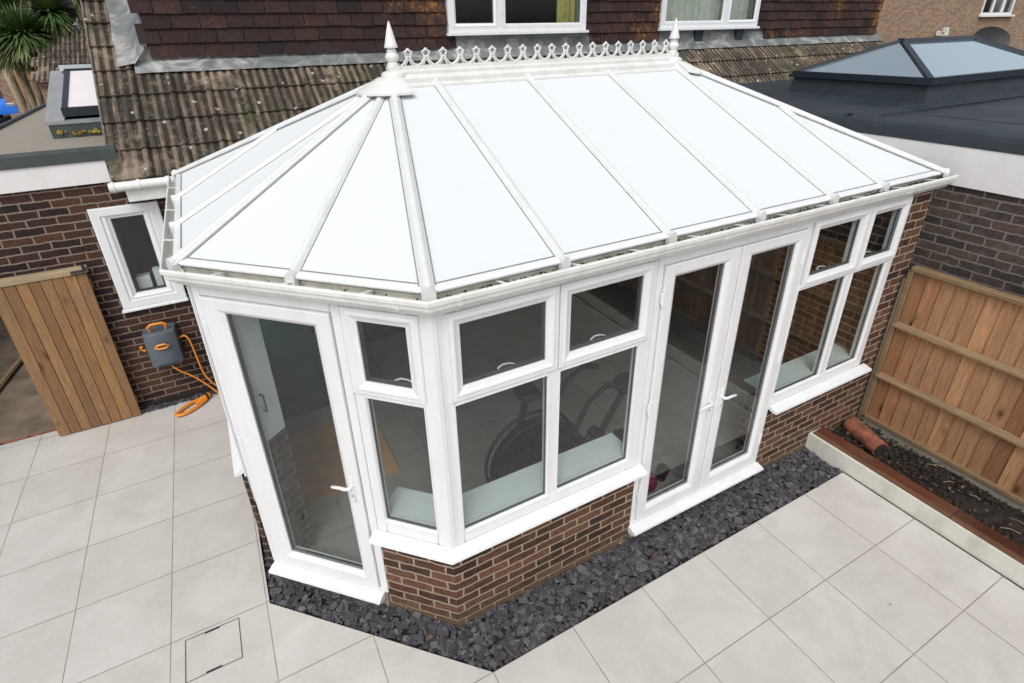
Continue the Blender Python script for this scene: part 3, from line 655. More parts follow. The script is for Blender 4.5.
def bossplate(cx,sg,pts):
    b=MB(); n=len(pts); top=[(cx+sg*u,YR+v,ZR-.004-.30*math.hypot(max(0,abs(v)-.02),u)*.9) for u,v in pts]; inn=[(cx+sg*u*.42,YR+v*.42,ZR+.006) for u,v in pts]
    vs=inn+top+[(x,y,z_-.02) for x,y,z_ in top]+[(x,y,z_-.03) for x,y,z_ in inn]
    fs=[tuple(range(n)),tuple(range(3*n,4*n))[::-1]]
    for j in range(3): fs+=[(j*n+i,j*n+(i+1)%n,(j+1)*n+(i+1)%n,(j+1)*n+i) for i in range(n)]
    b.add(vs,fs); b.build('ridge_boss',M['crest'],cons,bev=.004)
    x=cx
    b=MB(); b.lathe((x,YR,ZR),[(.085,-.03),(.085,.026),(.078,.036),(.06,.044),(.0,.045)],24); b.build('finial_base',M['crest'],cons,smooth=True)
    b=MB(); c=(x,YR,ZR+.027)
    b.cbox(x-.04,x+.04,YR-.04,YR+.04,ZR+.04,ZR+.078,.006)
    b.lathe(c,[(.040,.048),(.040,.062),(.030,.072),(.034,.080),(.047,.100),(.047,.112),(.036,.130),(.030,.136),(.034,.142),(.034,.148),(.026,.154),(.026,.162)],20)
    b.lathe(c,[(.044,.163),(.046,.172),(.040,.186),(.022,.262),(.006,.318),(.001,.326)],20)
    b.build('finial',M['crest'],cons,smooth=True)
arc=lambda n,r_: [(r_*math.sin(math.pi*i/n),-r_*math.cos(math.pi*i/n)) for i in range(n+1)]
bossplate(.47,-1,[(-.05,-.262)]+arc(14,.27)+[(-.05,.262)])
bossplate(3.02,1,[(-.0,-.20),(.10,-.25),(.20,-.20),(.26,-.08),(.26,.08),(.20,.20),(.10,.25),(0,.20)])
# pier and white cabinet added to imitate door reflections; things seen through the glass
b=MB(); b.poly([(-.90,.935,.1),(-.738,1.062,.1),(-.78,1.16,.1),(-.95,1.06,.1)],(0,0,1.15)); b.build('added_pier',M['brickn'],cons)
t=thing('added_cabinet','made-up tall white cabinet with a black handle, added for a reflection in the angled glass door','cabinet',(-.85,1.05,1.25))
b=MB(); b.poly([(-.90,.935,1.252),(-.738,1.062,1.252),(-.78,1.16,1.252),(-.95,1.06,1.252)],(0,0,.95)); b.build('carcass',M['sillin'],t)
b=MB(); b.tube([(-.838,.960,1.50),(-.82,.93,1.50),(-.82,.93,1.62),(-.838,.960,1.62)],.006,6); b.build('handle',M['black'],t)
t=thing('storage_cupboard','tall dark green cupboard standing at the back of the conservatory','cupboard',(-.3,3.0,.1))
b=MB(); b.cbox(-.76,.18,2.8,3.3,.1,2.1,.01); b.build('carcass',M['green'],t)
b=MB(); b.cbox(-.75,-.295,2.78,2.798,.12,2.08,.004); b.cbox(-.285,.17,2.78,2.798,.12,2.08,.004); b.build('door',M['green'],t)
b=MB(); b.tube([(-.32,2.765,1.0),(-.32,2.765,1.15)],.006,6); b.tube([(-.26,2.765,1.0),(-.26,2.765,1.15)],.006,6); b.build('handle',M['chrome'],t)
b=MB(); b.cbox(-.74,.1,1.5,2.5,.1015,.118,.004); tag(b.build('floor_mat',M['card']),'brown cardboard sheet on the floor inside the angled door','cardboard')
# exercise bike
t=thing('exercise_bike','dark fan exercise bike standing behind the front bay window','exercise bike',(1.2,.75,.1))
dk=plain('charcoal_bike_metal',(.014,.015,.017),.45,0,.1)
cx,cy,cz=1.0,.68,.50
b=MB()
for s in (-.06,.06):
    for rr in (.41,.32,.22,.13):
        b.tube([(cx+rr*math.cos(k*math.pi/20),cy+s,cz+rr*math.sin(k*math.pi/20)) for k in range(41)],(.005 if rr<.4 else .014),6)
    for k in range(24):
        a=k*math.pi/12; b.tube([(cx+.05*math.cos(a),cy+s*1.1,cz+.05*math.sin(a)),(cx+.41*math.cos(a),cy+s,cz+.41*math.sin(a))],.003,4)
b.build('fan_cage',dk,t)
b=MB()
for k in range(10):
    a=k*math.pi/5; d=Vector((math.cos(a),0,math.sin(a))); p=Vector((cx,cy,cz)); b.ext(p+d*.06,p+d*.34,[(-.045,-.004),(.045,-.004),(.045,.004),(-.045,.004)],(-d.z,.5,d.x))
b.tube([(cx,cy-.05,cz),(cx,cy+.05,cz)],.07,14); b.tube([(cx,cy+.012,cz),(cx,cy+.022,cz)],.395,32)
b.build('fan_blades',dk,t)
b=MB(); b.tube([(cx-.1,cy,.15),(2.05,cy,.15)],.028,8); b.tube([(cx-.1,cy-.25,.13),(cx-.1,cy+.25,.13)],.026,8); b.tube([(2.05,cy-.25,.13),(2.05,cy+.25,.13)],.026,8)
b.tube([(cx,cy+.09,cz),(cx+.1,cy+.05,.16)],.022,8); b.tube([(1.75,cy,.16),(1.68,cy,.5),(1.9,cy,.86)],.028,8); b.tube([(cx+.2,cy,.3),(1.68,cy,.46)],.03,8)
b.build('frame',dk,t)
b=MB(); b.lathe((1.95,cy,.86),[(.03,0),(.13,.015),(.145,.045),(.13,.07),(.05,.08),(.0,.08)],16); b.build('saddle',M['black'],t,smooth=True)
for s in (-.16,.16):
    b=MB(); b.tube([(1.22,cy+s,.42),(1.26,cy+s,.75),(1.40,cy+s,1.02),(1.58,cy+s,1.12)],[.024,.022,.02,.02],8); b.tube([(1.56,cy+s,1.12),(1.72,cy+s,1.06)],.026,8); b.build('handle_arm',dk,t)
b=MB(); b.tube([(1.66,cy-.1,.44),(1.66,cy+.1,.44)],.06,12); b.tube([(1.66,cy-.12,.44),(1.74,cy-.12,.57)],.014,6); b.tube([(1.66,cy+.12,.44),(1.58,cy+.12,.31)],.014,6)
b.cbox(1.69,1.79,cy-.23,cy-.13,.56,.585,.004); b.cbox(1.53,1.63,cy+.13,cy+.23,.295,.32,.004); b.build('crank',M['black'],t)
b=MB(); b.tube([(.85,cy,.8),(.93,cy,1.16)],.028,8); b.cbox(.86,1.02,cy-.08,cy+.08,1.13,1.2,.01); b.build('display_post',dk,t)
t=tag(MB().lathe((1.86,.30,.1),[(.08,0),(.115,.03),(.12,.07),(.10,.11),(.05,.13),(0,.13)],14).build('equipment_bag',M['redbox'],smooth=True),'magenta fabric bag on the floor behind the french doors','bag')
tag(MB().tube([(2.02,.27,.15),(2.12,.33,.16)],[.05,.055],12).build('dumbbell_weight',M['black']),'black round weight lying beside the magenta bag behind the french doors','weight')
# ================================================================== HOUSE
house=thing('house','brick house with ribbed concrete roof tiles below dark hung tiles and white windows','house',(4,4.5,0))
def wallwith(b,x0,x1,y0,y1,z0,z1,holes):
    """wall in X direction with rectangular holes [(hx0,hx1,hz0,hz1)]"""
    xs=sorted({x0,x1,*[h[0] for h in holes],*[h[1] for h in holes]}); 
    for a,c in zip(xs,xs[1:]):
        hs=[h for h in holes if h[0]<=a and h[1]>=c]
        if not hs: b.box(a,c,y0,y1,z0,z1)
        else:
            h=hs[0]
            if h[2]>z0: b.box(a,c,y0,y1,z0,h[2])
            if h[3]<z1: b.box(a,c,y0,y1,h[3],z1)
b=MB(); wallwith(b,-2.745,11.3,3.9,4.15,-.05,2.45,[(-1.84,-1.37,1.27,2.17),(-.6,1.6,.1,2.1)]); b.build('wall',M['brickl'],house)
b=MB(); b.box(-2.745,-2.55,4.151,9.0,-.05,2.45); b.build('side_wall',M['brickl'],house)
b=MB(); b.box(-2.3,1.8,5.6,5.65,0,2.4); b.box(-2.3,-2.25,4.2,5.6,0,2.4); b.box(1.8,1.85,4.2,5.65,0,2.4); b.box(-2.3,1.8,4.2,5.6,-.02,.05); b.box(-2.3,1.8,4.2,5.6,2.4,2.43); b.build('room_lining',M['dark'],house)
# small window
b=MB(); b.cbox(-2.04,-1.1,3.87,3.899,-.02,.075,.004); b.build('plinth',M['soil'],house); b=MB()
for i in range(260): chip(b,random.uniform(-2.03,-1.15),random.uniform(3.80,3.87),random.uniform(.004,.03),random.uniform(.006,.022),.01,random.gauss(0,.6))
tag(b.build('stone_debris',M['slate']),'dark stone bits gathered along the wall foot under the hose reel','debris',kind='stuff')
TS=frameT((0,3.9,0),(1,0,0),(0,-1,0))
b=MB(); b.T=TS; b.ring(-1.890,-1.325,1.195,2.225,[(0,.0),(0,.028),(.01,.032),(.075,.032),(.085,.012),(.09,-.08),(.03,-.08)]); w=b.build('window',M['upvc'],house)
sashring(-1.815,-1.40,1.262,2.185,frameT((0,3.895,0),(1,0,0),(0,-1,0)),w,.075); pane(-1.738,-1.475,1.335,2.11,TS,w)
b=MB(); b.T=TS; b.cbox(-1.905,-1.315,0,.06,1.165,1.193,.005); b.build('window_sill',M['upvc'],w)
b=MB(); b.box(-1.72,-1.6,4.0,4.1,1.33,1.46); b.box(-1.56,-1.5,4.0,4.06,1.33,1.52); b.build('windowsill_items',M['sillin'],w)
# flat roof at left (garage)
b=MB(); b.cbox(-2.9,-1.625,3.86,3.90-.001,2.455,2.655,.004); b.build('fascia',M['fascia'],house)
b=MB(); b.box(-2.9,-1.5,3.885,9.3,2.60,2.70); fr_=b.build('flat_roof',M['grav'],house)
b=MB(); b.ext((-2.91,3.895,2.66),(-1.52,3.895,2.66),[(-.10,.045),(-.04,.085),(.0,.115),(.045,.113),(.052,.09),(.05,-.005),(.035,-.008),(.03,.03),(-.1,.03)]); b.build('edge_trim',M['felt2'],fr_)
b=MB(); b.box(-2.93,-2.89,3.9,9.3,2.6,2.735); b.build('edge_trim',M['felt2'],fr_)
# roof light on the flat roof
b=MB(); rl=b.poly([(-2.19,5.2,2.70),(-1.1,5.2,2.70),(-1.1,6.3,2.70),(-2.19,6.3,2.70)],(0,0,.14)).build('rooflight_kerb',M['felt2'],house)
def slp(y): return 2.875+(y-5.19)*.36
b=MB(); b.poly([(-2.21,5.19,2.84),(-2.21,6.4,2.84),(-2.21,6.4,slp(6.4)),(-2.21,5.19,slp(5.19))],(.17,0,0)); b.poly([(-2.04,5.19,2.84),(-1.1,5.19,2.84),(-1.1,5.19,slp(5.19)),(-2.04,5.19,slp(5.19))],(0,.10,0)); b.poly([(-2.04,6.28,2.84),(-1.1,6.28,2.84),(-1.1,6.28,slp(6.28)),(-2.04,6.28,slp(6.28))],(0,.12,0)); b.build('flashing',M['grey'],rl)
b=MB()
for y in (5.30,6.24): b.ext((-2.05,y,slp(y)+.05),(-1.1,y,slp(y)+.05),[(-.03,-.06),(.03,-.06),(.03,.03),(-.03,.03)])
b.ext((-2.02,5.32,slp(5.32)+.05),(-2.02,6.22,slp(6.22)+.05),[(-.025,-.06),(.025,-.06),(.025,.027),(-.025,.027)]); b.build('rooflight_frame',M['alu'],rl)
b=MB(); b.poly([(-1.995,5.33,slp(5.33)+.055),(-1.1,5.33,slp(5.33)+.055),(-1.1,6.21,slp(6.21)+.055),(-1.995,6.21,slp(6.21)+.055)],(0,0,.01)); b.build('blind',plain('white_roller_blind',(.74,.70,.70),.5,0,.03),rl)
b=MB(); b.ext((-2.1,6.34,slp(6.34)+.02),(-1.1,6.34,slp(6.34)+.02),[(-.06,0),(.06,0),(.05,.06),(-.05,.06)]); b.build('ridge_flashing',plain('pale_metal_flashing',(.45,.52,.52),.4,0,.1),rl)
b=MB()
for i in range(26): chip(b,random.uniform(-2.12,-1.72),5.195-random.uniform(0,.012),2.73+abs(random.gauss(0,.02)),random.uniform(.012,.03),.01,random.gauss(1.4,.3))
tag(b.build('lichen_patch',varmat('yellow_lichen',[(.30,.19,.02),(.38,.26,.05),(.10,.09,.04)],.9),rl),kind='stuff')
# ribbed tiled roof: real corrugated courses
SL=rad(39); gau=.343; cS,sS=math.cos(SL),math.sin(SL)
def ribprof(n=12,w=.33):
    # heights across one tile: two broad rolls with fine ribs
    out=[]
    for i in range(n+1):
        t=i/n; h=.013*(.5-.5*math.cos(2*math.pi*t*4))+(.016 if t>.86 else 0)
        out.append((t*w,h))
    return out
b=MB(); RPX=ribprof(18)
y0,z0=3.755,2.475
ntop={}
for row in range(9):
    for col in range(40):
        x=-1.60+col*.33+(random.uniform(-.003,.003))
        if row>=4 and x>-1.5: continue
        if row>=7 and 0: continue
        s0=row*gau-.02; s1=s0+gau+.05; r=random.random(); jl=random.uniform(-.003,.003)
        vs=[];n=len(RPX)
        for (u,h) in RPX:
            for s,lift in ((s0,.034+jl),(s1,.004)):
                vs.append((x+u,y0+s*cS-(h+lift)*sS,z0+s*sS+(h+lift)*cS))
        for (u,h) in RPX: vs.append((x+u,y0+s0*cS-(h+.012-.0)*sS,z0+s0*sS+(h+.010)*cS))
        fs=[(2*i,2*i+2,2*i+3,2*i+1) for i in range(n-1)]+[(2*n+i,2*n+i+1,2*i+2,2*i) for i in range(n-1)]
        b.add(vs,fs,r)
b.build('tiled_roof',M['ribtile'],house)
b=MB(); b.poly([(-1.57,y0,z0-.03),(11.35,y0,z0-.03),(11.35,y0+1.36*cS,z0-.03+1.36*sS),(-1.60,y0+1.36*cS,z0-.03+1.36*sS)],(0,.02,-.03))
b.poly([(-1.60,y0+1.36*cS,z0-.03+1.36*sS),(-1.18,y0+1.36*cS,z0-.03+1.36*sS),(-1.18,y0+2.95*cS,z0-.03+2.95*sS),(-1.60,y0+2.95*cS,z0-.03+2.95*sS)],(0,.02,-.03)); b.build('roof_deck',M['dark'],house)
b=MB(); b.poly([(-1.615,y0,z0-.10),(-1.615,y0,z0+.015),(-1.615,y0+2.9*cS,z0+.015+2.9*sS),(-1.615,y0+2.9*cS,z0-.1+2.9*sS)],(.018,0,0)); b.build('verge_board',plain('verge_mortar',(.16,.15,.12),.9,0,.3),house)
# eaves gutter
b=MB(); b.tube([(-1.64,3.70,2.435),(-.9,3.70,2.435)],.042,12); b.build('gutter',M['upvc2'],house,smooth=True)
for x in (-1.62,-1.42,-1.19): b=MB(); b.tube([(x,3.70,2.435),(x+.025,3.70,2.435)],.050,12); b.build('gutter_union',M['upvc2'],house,smooth=True)
b=MB(); b.cbox(-1.53,-1.0,3.72,3.898,2.28,2.40,.005); b.build('soffit_box',M['upvc2'],house)
b=MB(); b.tube([(-1.10,3.83,2.3),(-1.10,3.83,1.6),(-1.14,3.83,1.2),(-1.24,3.83,.35),(-1.26,3.83,.0)],.036,10); b.build('downpipe',plain('grey_downpipe',(.08,.085,.09),.5,0,.2),house,smooth=True)
# dormer wall with hung tiles
DY=4.87
win=[(2.215,4.31,3.62,4.9),(5.70,7.83,3.62,4.9)]
b=MB(); wallwith(b,-1.10,11.3,DY+.03,DY+.25,3.2,5.4,[(h[0]+.05,h[1]-.05,h[2]+.05,h[3]) for h in win]); b.box(-1.10,-.8,DY+.25,8,3.2,5.4); b.box(11.1,11.3,DY+.25,8,0,5.4); b.build('dormer_wall',M['lead'],house)
b=MB(); b.box(-1.0,11.3,7.0,7.1,3,5.4); b.box(-1.0,11.3,5.3,7,3.2,3.25); b.box(-1.2,11.5,4.8,8.2,5.4,5.5); b.build('upper_room_lining',M['dark'],house)
b=MB(); th=.012
for row in range(14):
    z=3.445+row*.136
    x=-1.08+(row%2)*-.13
    while x<11.3:
        x1=x+.258; x1-=.006; a,c=max(x,-1.15),min(x1,11.32); zz=z
        if any(a<h[1] and c>h[0] and z+.05>h[2]-.10 and z<h[3] for h in win):
            # clip at the windows
            for h in win:
                if a<h[0]<c: c=h[0]-.003
                elif a<h[1]<c: a=h[1]+.003
            if any(a>=h[0]-.01 and c<=h[1]+.01 for h in win): x+=.262; continue
        if row==0 and (any(h[0]-.0<a<h[1] for h in win)): x+=.262; continue
        if c-a>.03:
            dz=random.gauss(0,.0035); f=random.uniform(0,.003)
            vs=[(a,DY-.032-f,z+dz),(c,DY-.032-f+random.uniform(-.002,.002),z+dz),(c,DY-.032+th,z+dz),(a,DY-.032+th,z+dz),(a,DY-.004,z+.185),(c,DY-.004,z+.185),(c,DY+.008,z+.185),(a,DY+.008,z+.185)]
            b.add(vs,[(0,3,2,1),(4,5,6,7),(0,1,5,4),(1,2,6,5),(2,3,7,6),(3,0,4,7)])
        x+=.262
b.build('hung_tiles',M['plaintile'],house)
# flashing below the tiles: dressed apron
b=MB(); a=MB()
b.add([(-1.22,DY+.028,3.52),(11.3,DY+.028,3.52),(11.3,DY+.026,3.36),(-1.22,DY+.026,3.36)],[(0,1,2,3)])
nx=90; vs=[]; z9=z0+4*gau*sS; y9=y0+4*gau*cS
for i in range(nx+1):
    x=-1.25+i*(11.45+1.25)/nx; w=random.uniform(-.012,.012); t_=random.uniform(.0,.02)
    vs+=[(x,DY+.02,3.54),(x,DY+.0+w*.3,z9+.095),(x,y9-.10*cS+t_-.05*sS,z9-.10*sS+.055*cS+w*.3)]
b.add(vs,[(3*i+j,3*i+3+j,3*i+4+j,3*i+1+j) for i in range(nx) for j in (0,1)])
fm,nt_,bs=newmat('lead_apron'); pp=pos(nt_); ff=noise(nt_,pp,3,6,.7,.8)
L(nt_,ramp(nt_,ff,[(.3,(.07,.08,.085)),(.5,(.17,.18,.18)),(.66,(.42,.42,.40))]),bs.inputs['Base Color']); bs.inputs['Roughness'].default_value=.55; bump(nt_,bs,noise(nt_,pp,12,4),.4,.01)
b.build('lead_flashing',fm,house)
# side flashing of the dormer cheek and the strip of tiles left of it
b=MB(); vs=[]
for k in range(12):
    s=1.38+k*.13; yy=y0+s*cS; zz=z0+s*sS; w=random.uniform(-.01,.01)
    vs+=[(-1.385+w,yy-.05*sS,zz+.05*cS),(-1.23,yy-.085*sS,zz+.085*cS),(-1.12,yy-.085*sS,zz+.19)]
b.add(vs,[(3*i+j,3*i+3+j,3*i+4+j,3*i+1+j) for i in range(11) for j in (0,1)]); b.build('lead_flashing',fm,house)
# dark slabs under second window
for x,w_ in ((6.62,.17),(7.55,.17),(8.75,.1)): b=MB(); b.box(x-.14,x-.14+w_,DY-.02,DY+.03,3.37,3.60); b.build('slipped_tile',M['felt'],house)
TD=frameT((0,DY-.05,0),(1,0,0),(0,-1,0))
FR=[(0,-.07),(0,.010),(.006,.014),(.045,.014),(.052,.004),(.055,-.07)]
b=MB(); b.T=TD; b.ring(2.215,4.310,3.62,4.9,FR); b.cbox(2.905,2.985,-.06,.008,3.67,4.85,.004); b.cbox(2.185,4.340,-.02,.05,3.585,3.62,.004); w=b.build('window',M['upvc'],house)
sashring(2.260,2.910,3.665,4.86,TD,w,.06); pane(2.320,2.850,3.725,4.8,TD,w); pane(2.987,4.256,3.676,4.85,TD,w)
b=MB(); b.T=TD; b.ring(2.985,4.260,3.672,4.86,[(0,-.02),(0,.012),(.035,.010),(.045,-.004),(.045,-.02)]); b.build('glazing_bead',M['upvc'],w)
def curtain(x0,x1,y,mat,w):
    b=MB(); n=int((x1-x0)/.02); vs=[]
    for i in range(n+1):
        x=x0+(x1-x0)*i/n; yy=y+.025*math.sin(i*1.3)+.012*math.sin(i*2.825+1); vs+=[(x,yy,3.6),(x,yy,5.0),(x,yy+.01,5.0),(x,yy+.01,3.6)]
    b.add(vs,[(4*i+j,4*i+4+j,4*i+4+(j+1)%4,4*i+(j+1)%4) for i in range(n) for j in range(4)]); return b.build('curtain',mat,w)
curtain(3.940,4.250,DY+.12,M['curtain2'],w)
b=MB(); b.T=TD; b.ring(5.700,7.830,3.62,4.9,FR); b.cbox(7.035,7.115,-.06,.008,3.67,4.85,.004); b.cbox(5.670,7.860,-.02,.05,3.585,3.62,.004); w=b.build('window',M['upvc'],house)
sashring(7.110,7.790,3.665,4.86,TD,w,.06); pane(7.170,7.730,3.725,4.8,TD,w); pane(5.752,7.030,3.676,4.85,TD,w)
b=MB(); b.T=TD; b.ring(5.750,7.035,3.672,4.86,[(0,-.02),(0,.012),(.035,.010),(.045,-.004),(.045,-.02)]); b.build('glazing_bead',M['upvc'],w)
curtain(5.760,7.770,DY+.15,M['curtain'],w)
# ================================================================== NEIGHBOUR EXTENSION
ne=thing('flat_roof_extension','dark brick extension with black felt roof, white fascia and a lantern roof light','extension',(7,1,0))
b=MB(); b.box(4.6,4.85,-7.0,3.88,-.05,2.45); b.box(4.86,14,-7.0,-6.8,-.05,2.45); b.build('wall',M['brickn'],ne)
b=MB(); b.cbox(4.575,4.598,-7.0,3.88,2.415,2.735,.003); b.build('fascia',M['fascia'],ne)
b=MB(); b.box(4.605,16,-7.0,3.89,2.70,2.80); b.poly([(4.605,3.9,2.72),(16,3.9,2.72),(16,4.12,2.80),(4.605,4.12,2.80)],(0,0,.02)); rf=b.build('flat_roof',M['felt'],ne)
b=MB(); b.ext((4.60,-7,2.735),(4.60,4.05,2.735),[(-.03,-.012),(-.034,.06),(-.03,.10),(-.01,.125),(.03,.135),(.08,.125),(.16,.085),(.30,.0655),(.30,.05),(.0,.03),(-.004,-.012)]); b.build('edge_trim',M['felt'],rf)
b=MB()
for y in (-3.2,-1.1,.95,2.9): b.ext((4.565,y,2.88),(9,y,2.815),[(-.02,-.001),(.02,-.001),(.02,.003),(-.02,.003)])
for x in (5.6,): b.box(x,x+.02,-7,.9,2.8005,2.804)
b.build('felt_seam',M['felt'],rf)
LX0,LX1,LY0,LY1=6.2,9.5,1.12,2.80
b=MB(); 
def frustum(b,x0,x1,y0,y1,z0,g,z1):
    b.add([(x0,y0,z0),(x1,y0,z0),(x1,y1,z0),(x0,y1,z0),(x0+g,y0+g,z1),(x1-g,y0+g,z1),(x1-g,y1-g,z1),(x0+g,y1-g,z1)],[(0,3,2,1),(4,5,6,7),(0,1,5,4),(1,2,6,5),(2,3,7,6),(3,0,4,7)])
frustum(b,LX0-.12,LX1+.12,LY0-.12,LY1+.12,2.8,.12,2.84); frustum(b,LX0,LX1,LY0,LY1,2.84,.03,3.02); lk=b.build('lantern_kerb',M['felt'],ne)
b=MB(); b.box(LX0-.02,LX1+.02,LY0-.02,LY1+.02,3.02,3.055); b.build('kerb_trim',M['alu'],lk)
ym=(LY0+LY1)/2; A=Vector((7.0,ym,3.415)); Bp=Vector((LX1-.85,ym,3.415))
c0=Vector((LX0+.03,LY0+.03,3.06));c1=Vector((LX1-.03,LY0+.03,3.06));c2=Vector((LX1-.03,LY1-.03,3.06));c3=Vector((LX0+.03,LY1-.03,3.06))
for pl in ([c0,c1,Bp,A],[c0,A,c3],[c3,A,Bp,c2],[c1,c2,Bp]):
    b=MB(); b.poly(pl,(0,0,.012)); b.build('lantern_pane',M['glassd'],lk)
b=MB(); HP=[(-.035,0),(-.03,.035),(.03,.035),(.035,0)]
for p,q in ((c0,A),(c3,A),(c1,Bp),(c2,Bp)): b.ext(p,q,HP)
b.ext(A-Vector((.04,0,0)),Bp+Vector((.04,0,0)),[(-.05,-.01),(-.035,.04),(.035,.04),(.05,-.01)])
for p,q in ((c0,c1),(c0,c3),(c3,c2),(c1,c2)): b.ext(p,q,[(-.03,-.004),(-.03,.03),(.03,.03),(.03,-.004)])
b.build('lantern_bar',M['alu'],lk)
b=MB(); b.box(LX0+.05,LX1-.05,LY0+.05,LY1-.05,2.56,2.6); b.build('lantern_well',plain('pale_ceiling_well',(.35,.38,.42),.9),lk)
# ================================================================== RIGHT FENCE, PLANTER
b=MB(); b.poly([(3.6205,-.37,.0),(3.6665,-8,.0),(3.6585,-8,.0),(3.6125,-.37,.0)],(0,0,.006)); MOSS=b
fence=thing('garden_fence','tan wooden fence of upright boards with two rails beside the raised bed','fence',(4.42,-3.5,0))
y=-.075; boards=MB()
while y>-8.3:
    w=.112+random.uniform(-.004,.004); d=random.uniform(-.0015,.0015); 
    # feather edge board: one side proud
    x0=4.435+d; vs=[(x0-.012,y,.105),(x0-.002,y-w,.105),(x0+.012,y-w,.105),(x0+.012,y,.105)]; vs=[Vector(v) for v in vs]
    boards.poly(vs,(0,0,1.575)); y-=w-.004
boards.build('board',M['wood'],fence)
for z,s in ((.61,.024),(1.16,.024)):
    b=MB(); b.add([(4.375,-.05,z-s),(4.424,-.05,z-s),(4.424,-.05,z+s),(4.375,-.05,z-s*.2),(4.375,-8.3,z-s),(4.424,-8.3,z-s),(4.424,-8.3,z+s),(4.375,-8.3,z-s*.2)],[(0,1,2,3),(4,7,6,5),(0,4,5,1),(1,5,6,2),(2,6,7,3),(3,7,4,0)]); b.build('rail',M['woody'],fence)
b=MB(); b.cbox(4.385,4.465,-8.3,-.045,1.682,1.725,.006); b.build('cap_rail',M['woody'],fence)
b=MB(); b.cbox(4.39,4.432,-8.3,-.05,.095,.135,.004); b.build('rail',M['woody'],fence)
b=MB(); b.cbox(4.39,4.425,-.072,-.03,.10,1.68,.004); b.build('batten',M['woody'],fence)
b=MB(); b.cbox(4.405,4.455,-8.3,-.03,-.12,.094,.006); b.build('gravel_board',M['conc'],fence)
for y in (-2.6,-5.2,-7.9): 
    b=MB(); b.cbox(4.46,4.56,y-.05,y+.05,0,1.78,.008); b.build('post',M['postw'],fence)
b=MB(); b.cbox(4.385,4.452,-.028,-.004,-.05,1.60,.006); b.build('post',M['postw'],fence)
pl=thing('raised_bed','long low cream rendered planter with wet red timber edging below the fence','planter',(3.8,-3,0))
b=MB(); b.poly([(3.622,.002,-.05),(3.67,-8,-.05),(3.79,-8,-.05),(3.79,.002,-.05)],(0,0,.215)); b.build('wall',M['render'],pl)
MOSS.build('moss_line',plain('green_black_moss',(.05,.048,.03),.95,0,.6,14),pl); b=MB(); y=-.02
for w in (1.15,1.9,1.4,2.1,1.4):
    t0=3.632+(-y)*.006; b.cbox(3.650,3.692,y-w,y-.003,.166,.188,.003,.9); b.cbox(3.694,3.79,y-w,y-.002,.166,.194,.004,random.random()*.7); y-=w
b.build('coping_board',M['cope'],pl)
b=MB(); b.cbox(3.792,3.815,-8,-.01,-.05,.160,.003); b.build('inner_board',M['cope'],pl)
b=MB(); nx,ny=12,160; vs=[]
for j in range(ny+1):
    for i in range(nx+1):
        x=3.81+i*.60/nx; y=-8.0*j/ny; vs.append((x,y,.025+.02*math.sin(x*17+y*5)+random.uniform(-.012,.012)+.02*math.sin(y*3.1)))
b.add(vs,[(j*(nx+1)+i,j*(nx+1)+i+1,(j+1)*(nx+1)+i+1,(j+1)*(nx+1)+i) for j in range(ny) for i in range(nx)])
tag(b.build('soil',M['soil']),'dark damp soil filling the raised bed','soil',kind='stuff')
b=MB()
for i in range(2600):
    y=-random.random()**1.3*3.4; x=random.uniform(3.83,4.40); chip(b,x,y,.04+random.uniform(-.02,.02),random.uniform(.006,.022),random.uniform(.002,.008),random.gauss(0,.6),n=4)
tag(b.build('bark_mulch',M['barkchip']),'bark chips and dead leaves scattered over the soil in the raised bed','mulch',kind='stuff')
b=MB()
for i in range(16):
    y=-random.uniform(.3,2.6); x=random.uniform(3.92,4.36); a=random.random()*6.28; l=random.uniform(.05,.13)
    b.tube([(x,y,.06),(x+l*.5*math.cos(a),y+l*.5*math.sin(a),.075),(x+l*math.cos(a),y+l*math.sin(a),.06)],.003,5)
tag(b.build('dead_twigs',varmat('pale_twig',[(.25,.19,.12),(.35,.28,.19)],.8)),'pale dead stalks lying on the soil of the raised bed','twigs',kind='stuff')
# terracotta pot lying
t=thing('terracotta_pipe','short terracotta pipe lying on the soil at the corner of the raised bed','clay pipe',(4.12,-.2,.11))
b=MB(); p0=Vector((4.20,-.06,.085)); p1=Vector((4.08,-.42,.085)); b.tube([p0,lerp(p0,p1,.5),p1],[.085,.083,.08],20); o=b.build('pipe',M['terra'],t,smooth=True)
b=MB(); b.tube([p1,p1+(p1-p0).normalized()*.012],[.066,.064],18); b.build('bore',M['soil'],t)
# ================================================================== LEFT: gate, reel
g=thing('wooden_gate','brown boarded garden gate standing open flat against the dark brick wall','gate',(-2.42,3.82,0))
b=MB(); xx=-2.775; ws=[.10,.095,.09,.085,.09,.09,.095,.085]
sc=.725/sum(ws)
for i,w in enumerate(ws):
    w*=sc; b.cbox(xx+.0015,xx+w-.0015,3.775,3.795+.002*(i%2),.012,1.665,.004); xx+=w
b.build('board',M['gatew'],g)
b=MB(); b.cbox(-2.78,-2.045,3.797,3.84,.15,.25,.004); b.cbox(-2.78,-2.045,3.797,3.84,1.5,1.6,.004); b.cbox(-2.78,-2.045,3.797,3.84,.8,.9,.004); b.build('ledge',M['gatew'],g)
b=MB(); b.cbox(-2.79,-2.04,3.765,3.86,1.668,1.725,.005); b.build('top_rail',M['palew'],g)
b=MB(); b.cbox(-2.16,-2.05,3.752,3.764,1.675,1.71,.003); b.tube([(-2.15,3.745,1.69),(-2.02,3.745,1.69)],.007,6); b.tube([(-2.055,3.76,1.70),(-2.055,3.76,1.76)],.012,8); b.build('latch',M['black'],g)
r=thing('hose_reel','slate blue wall mounted hose reel with orange handle below the small window','hose reel',(-1.66,3.8,.55))
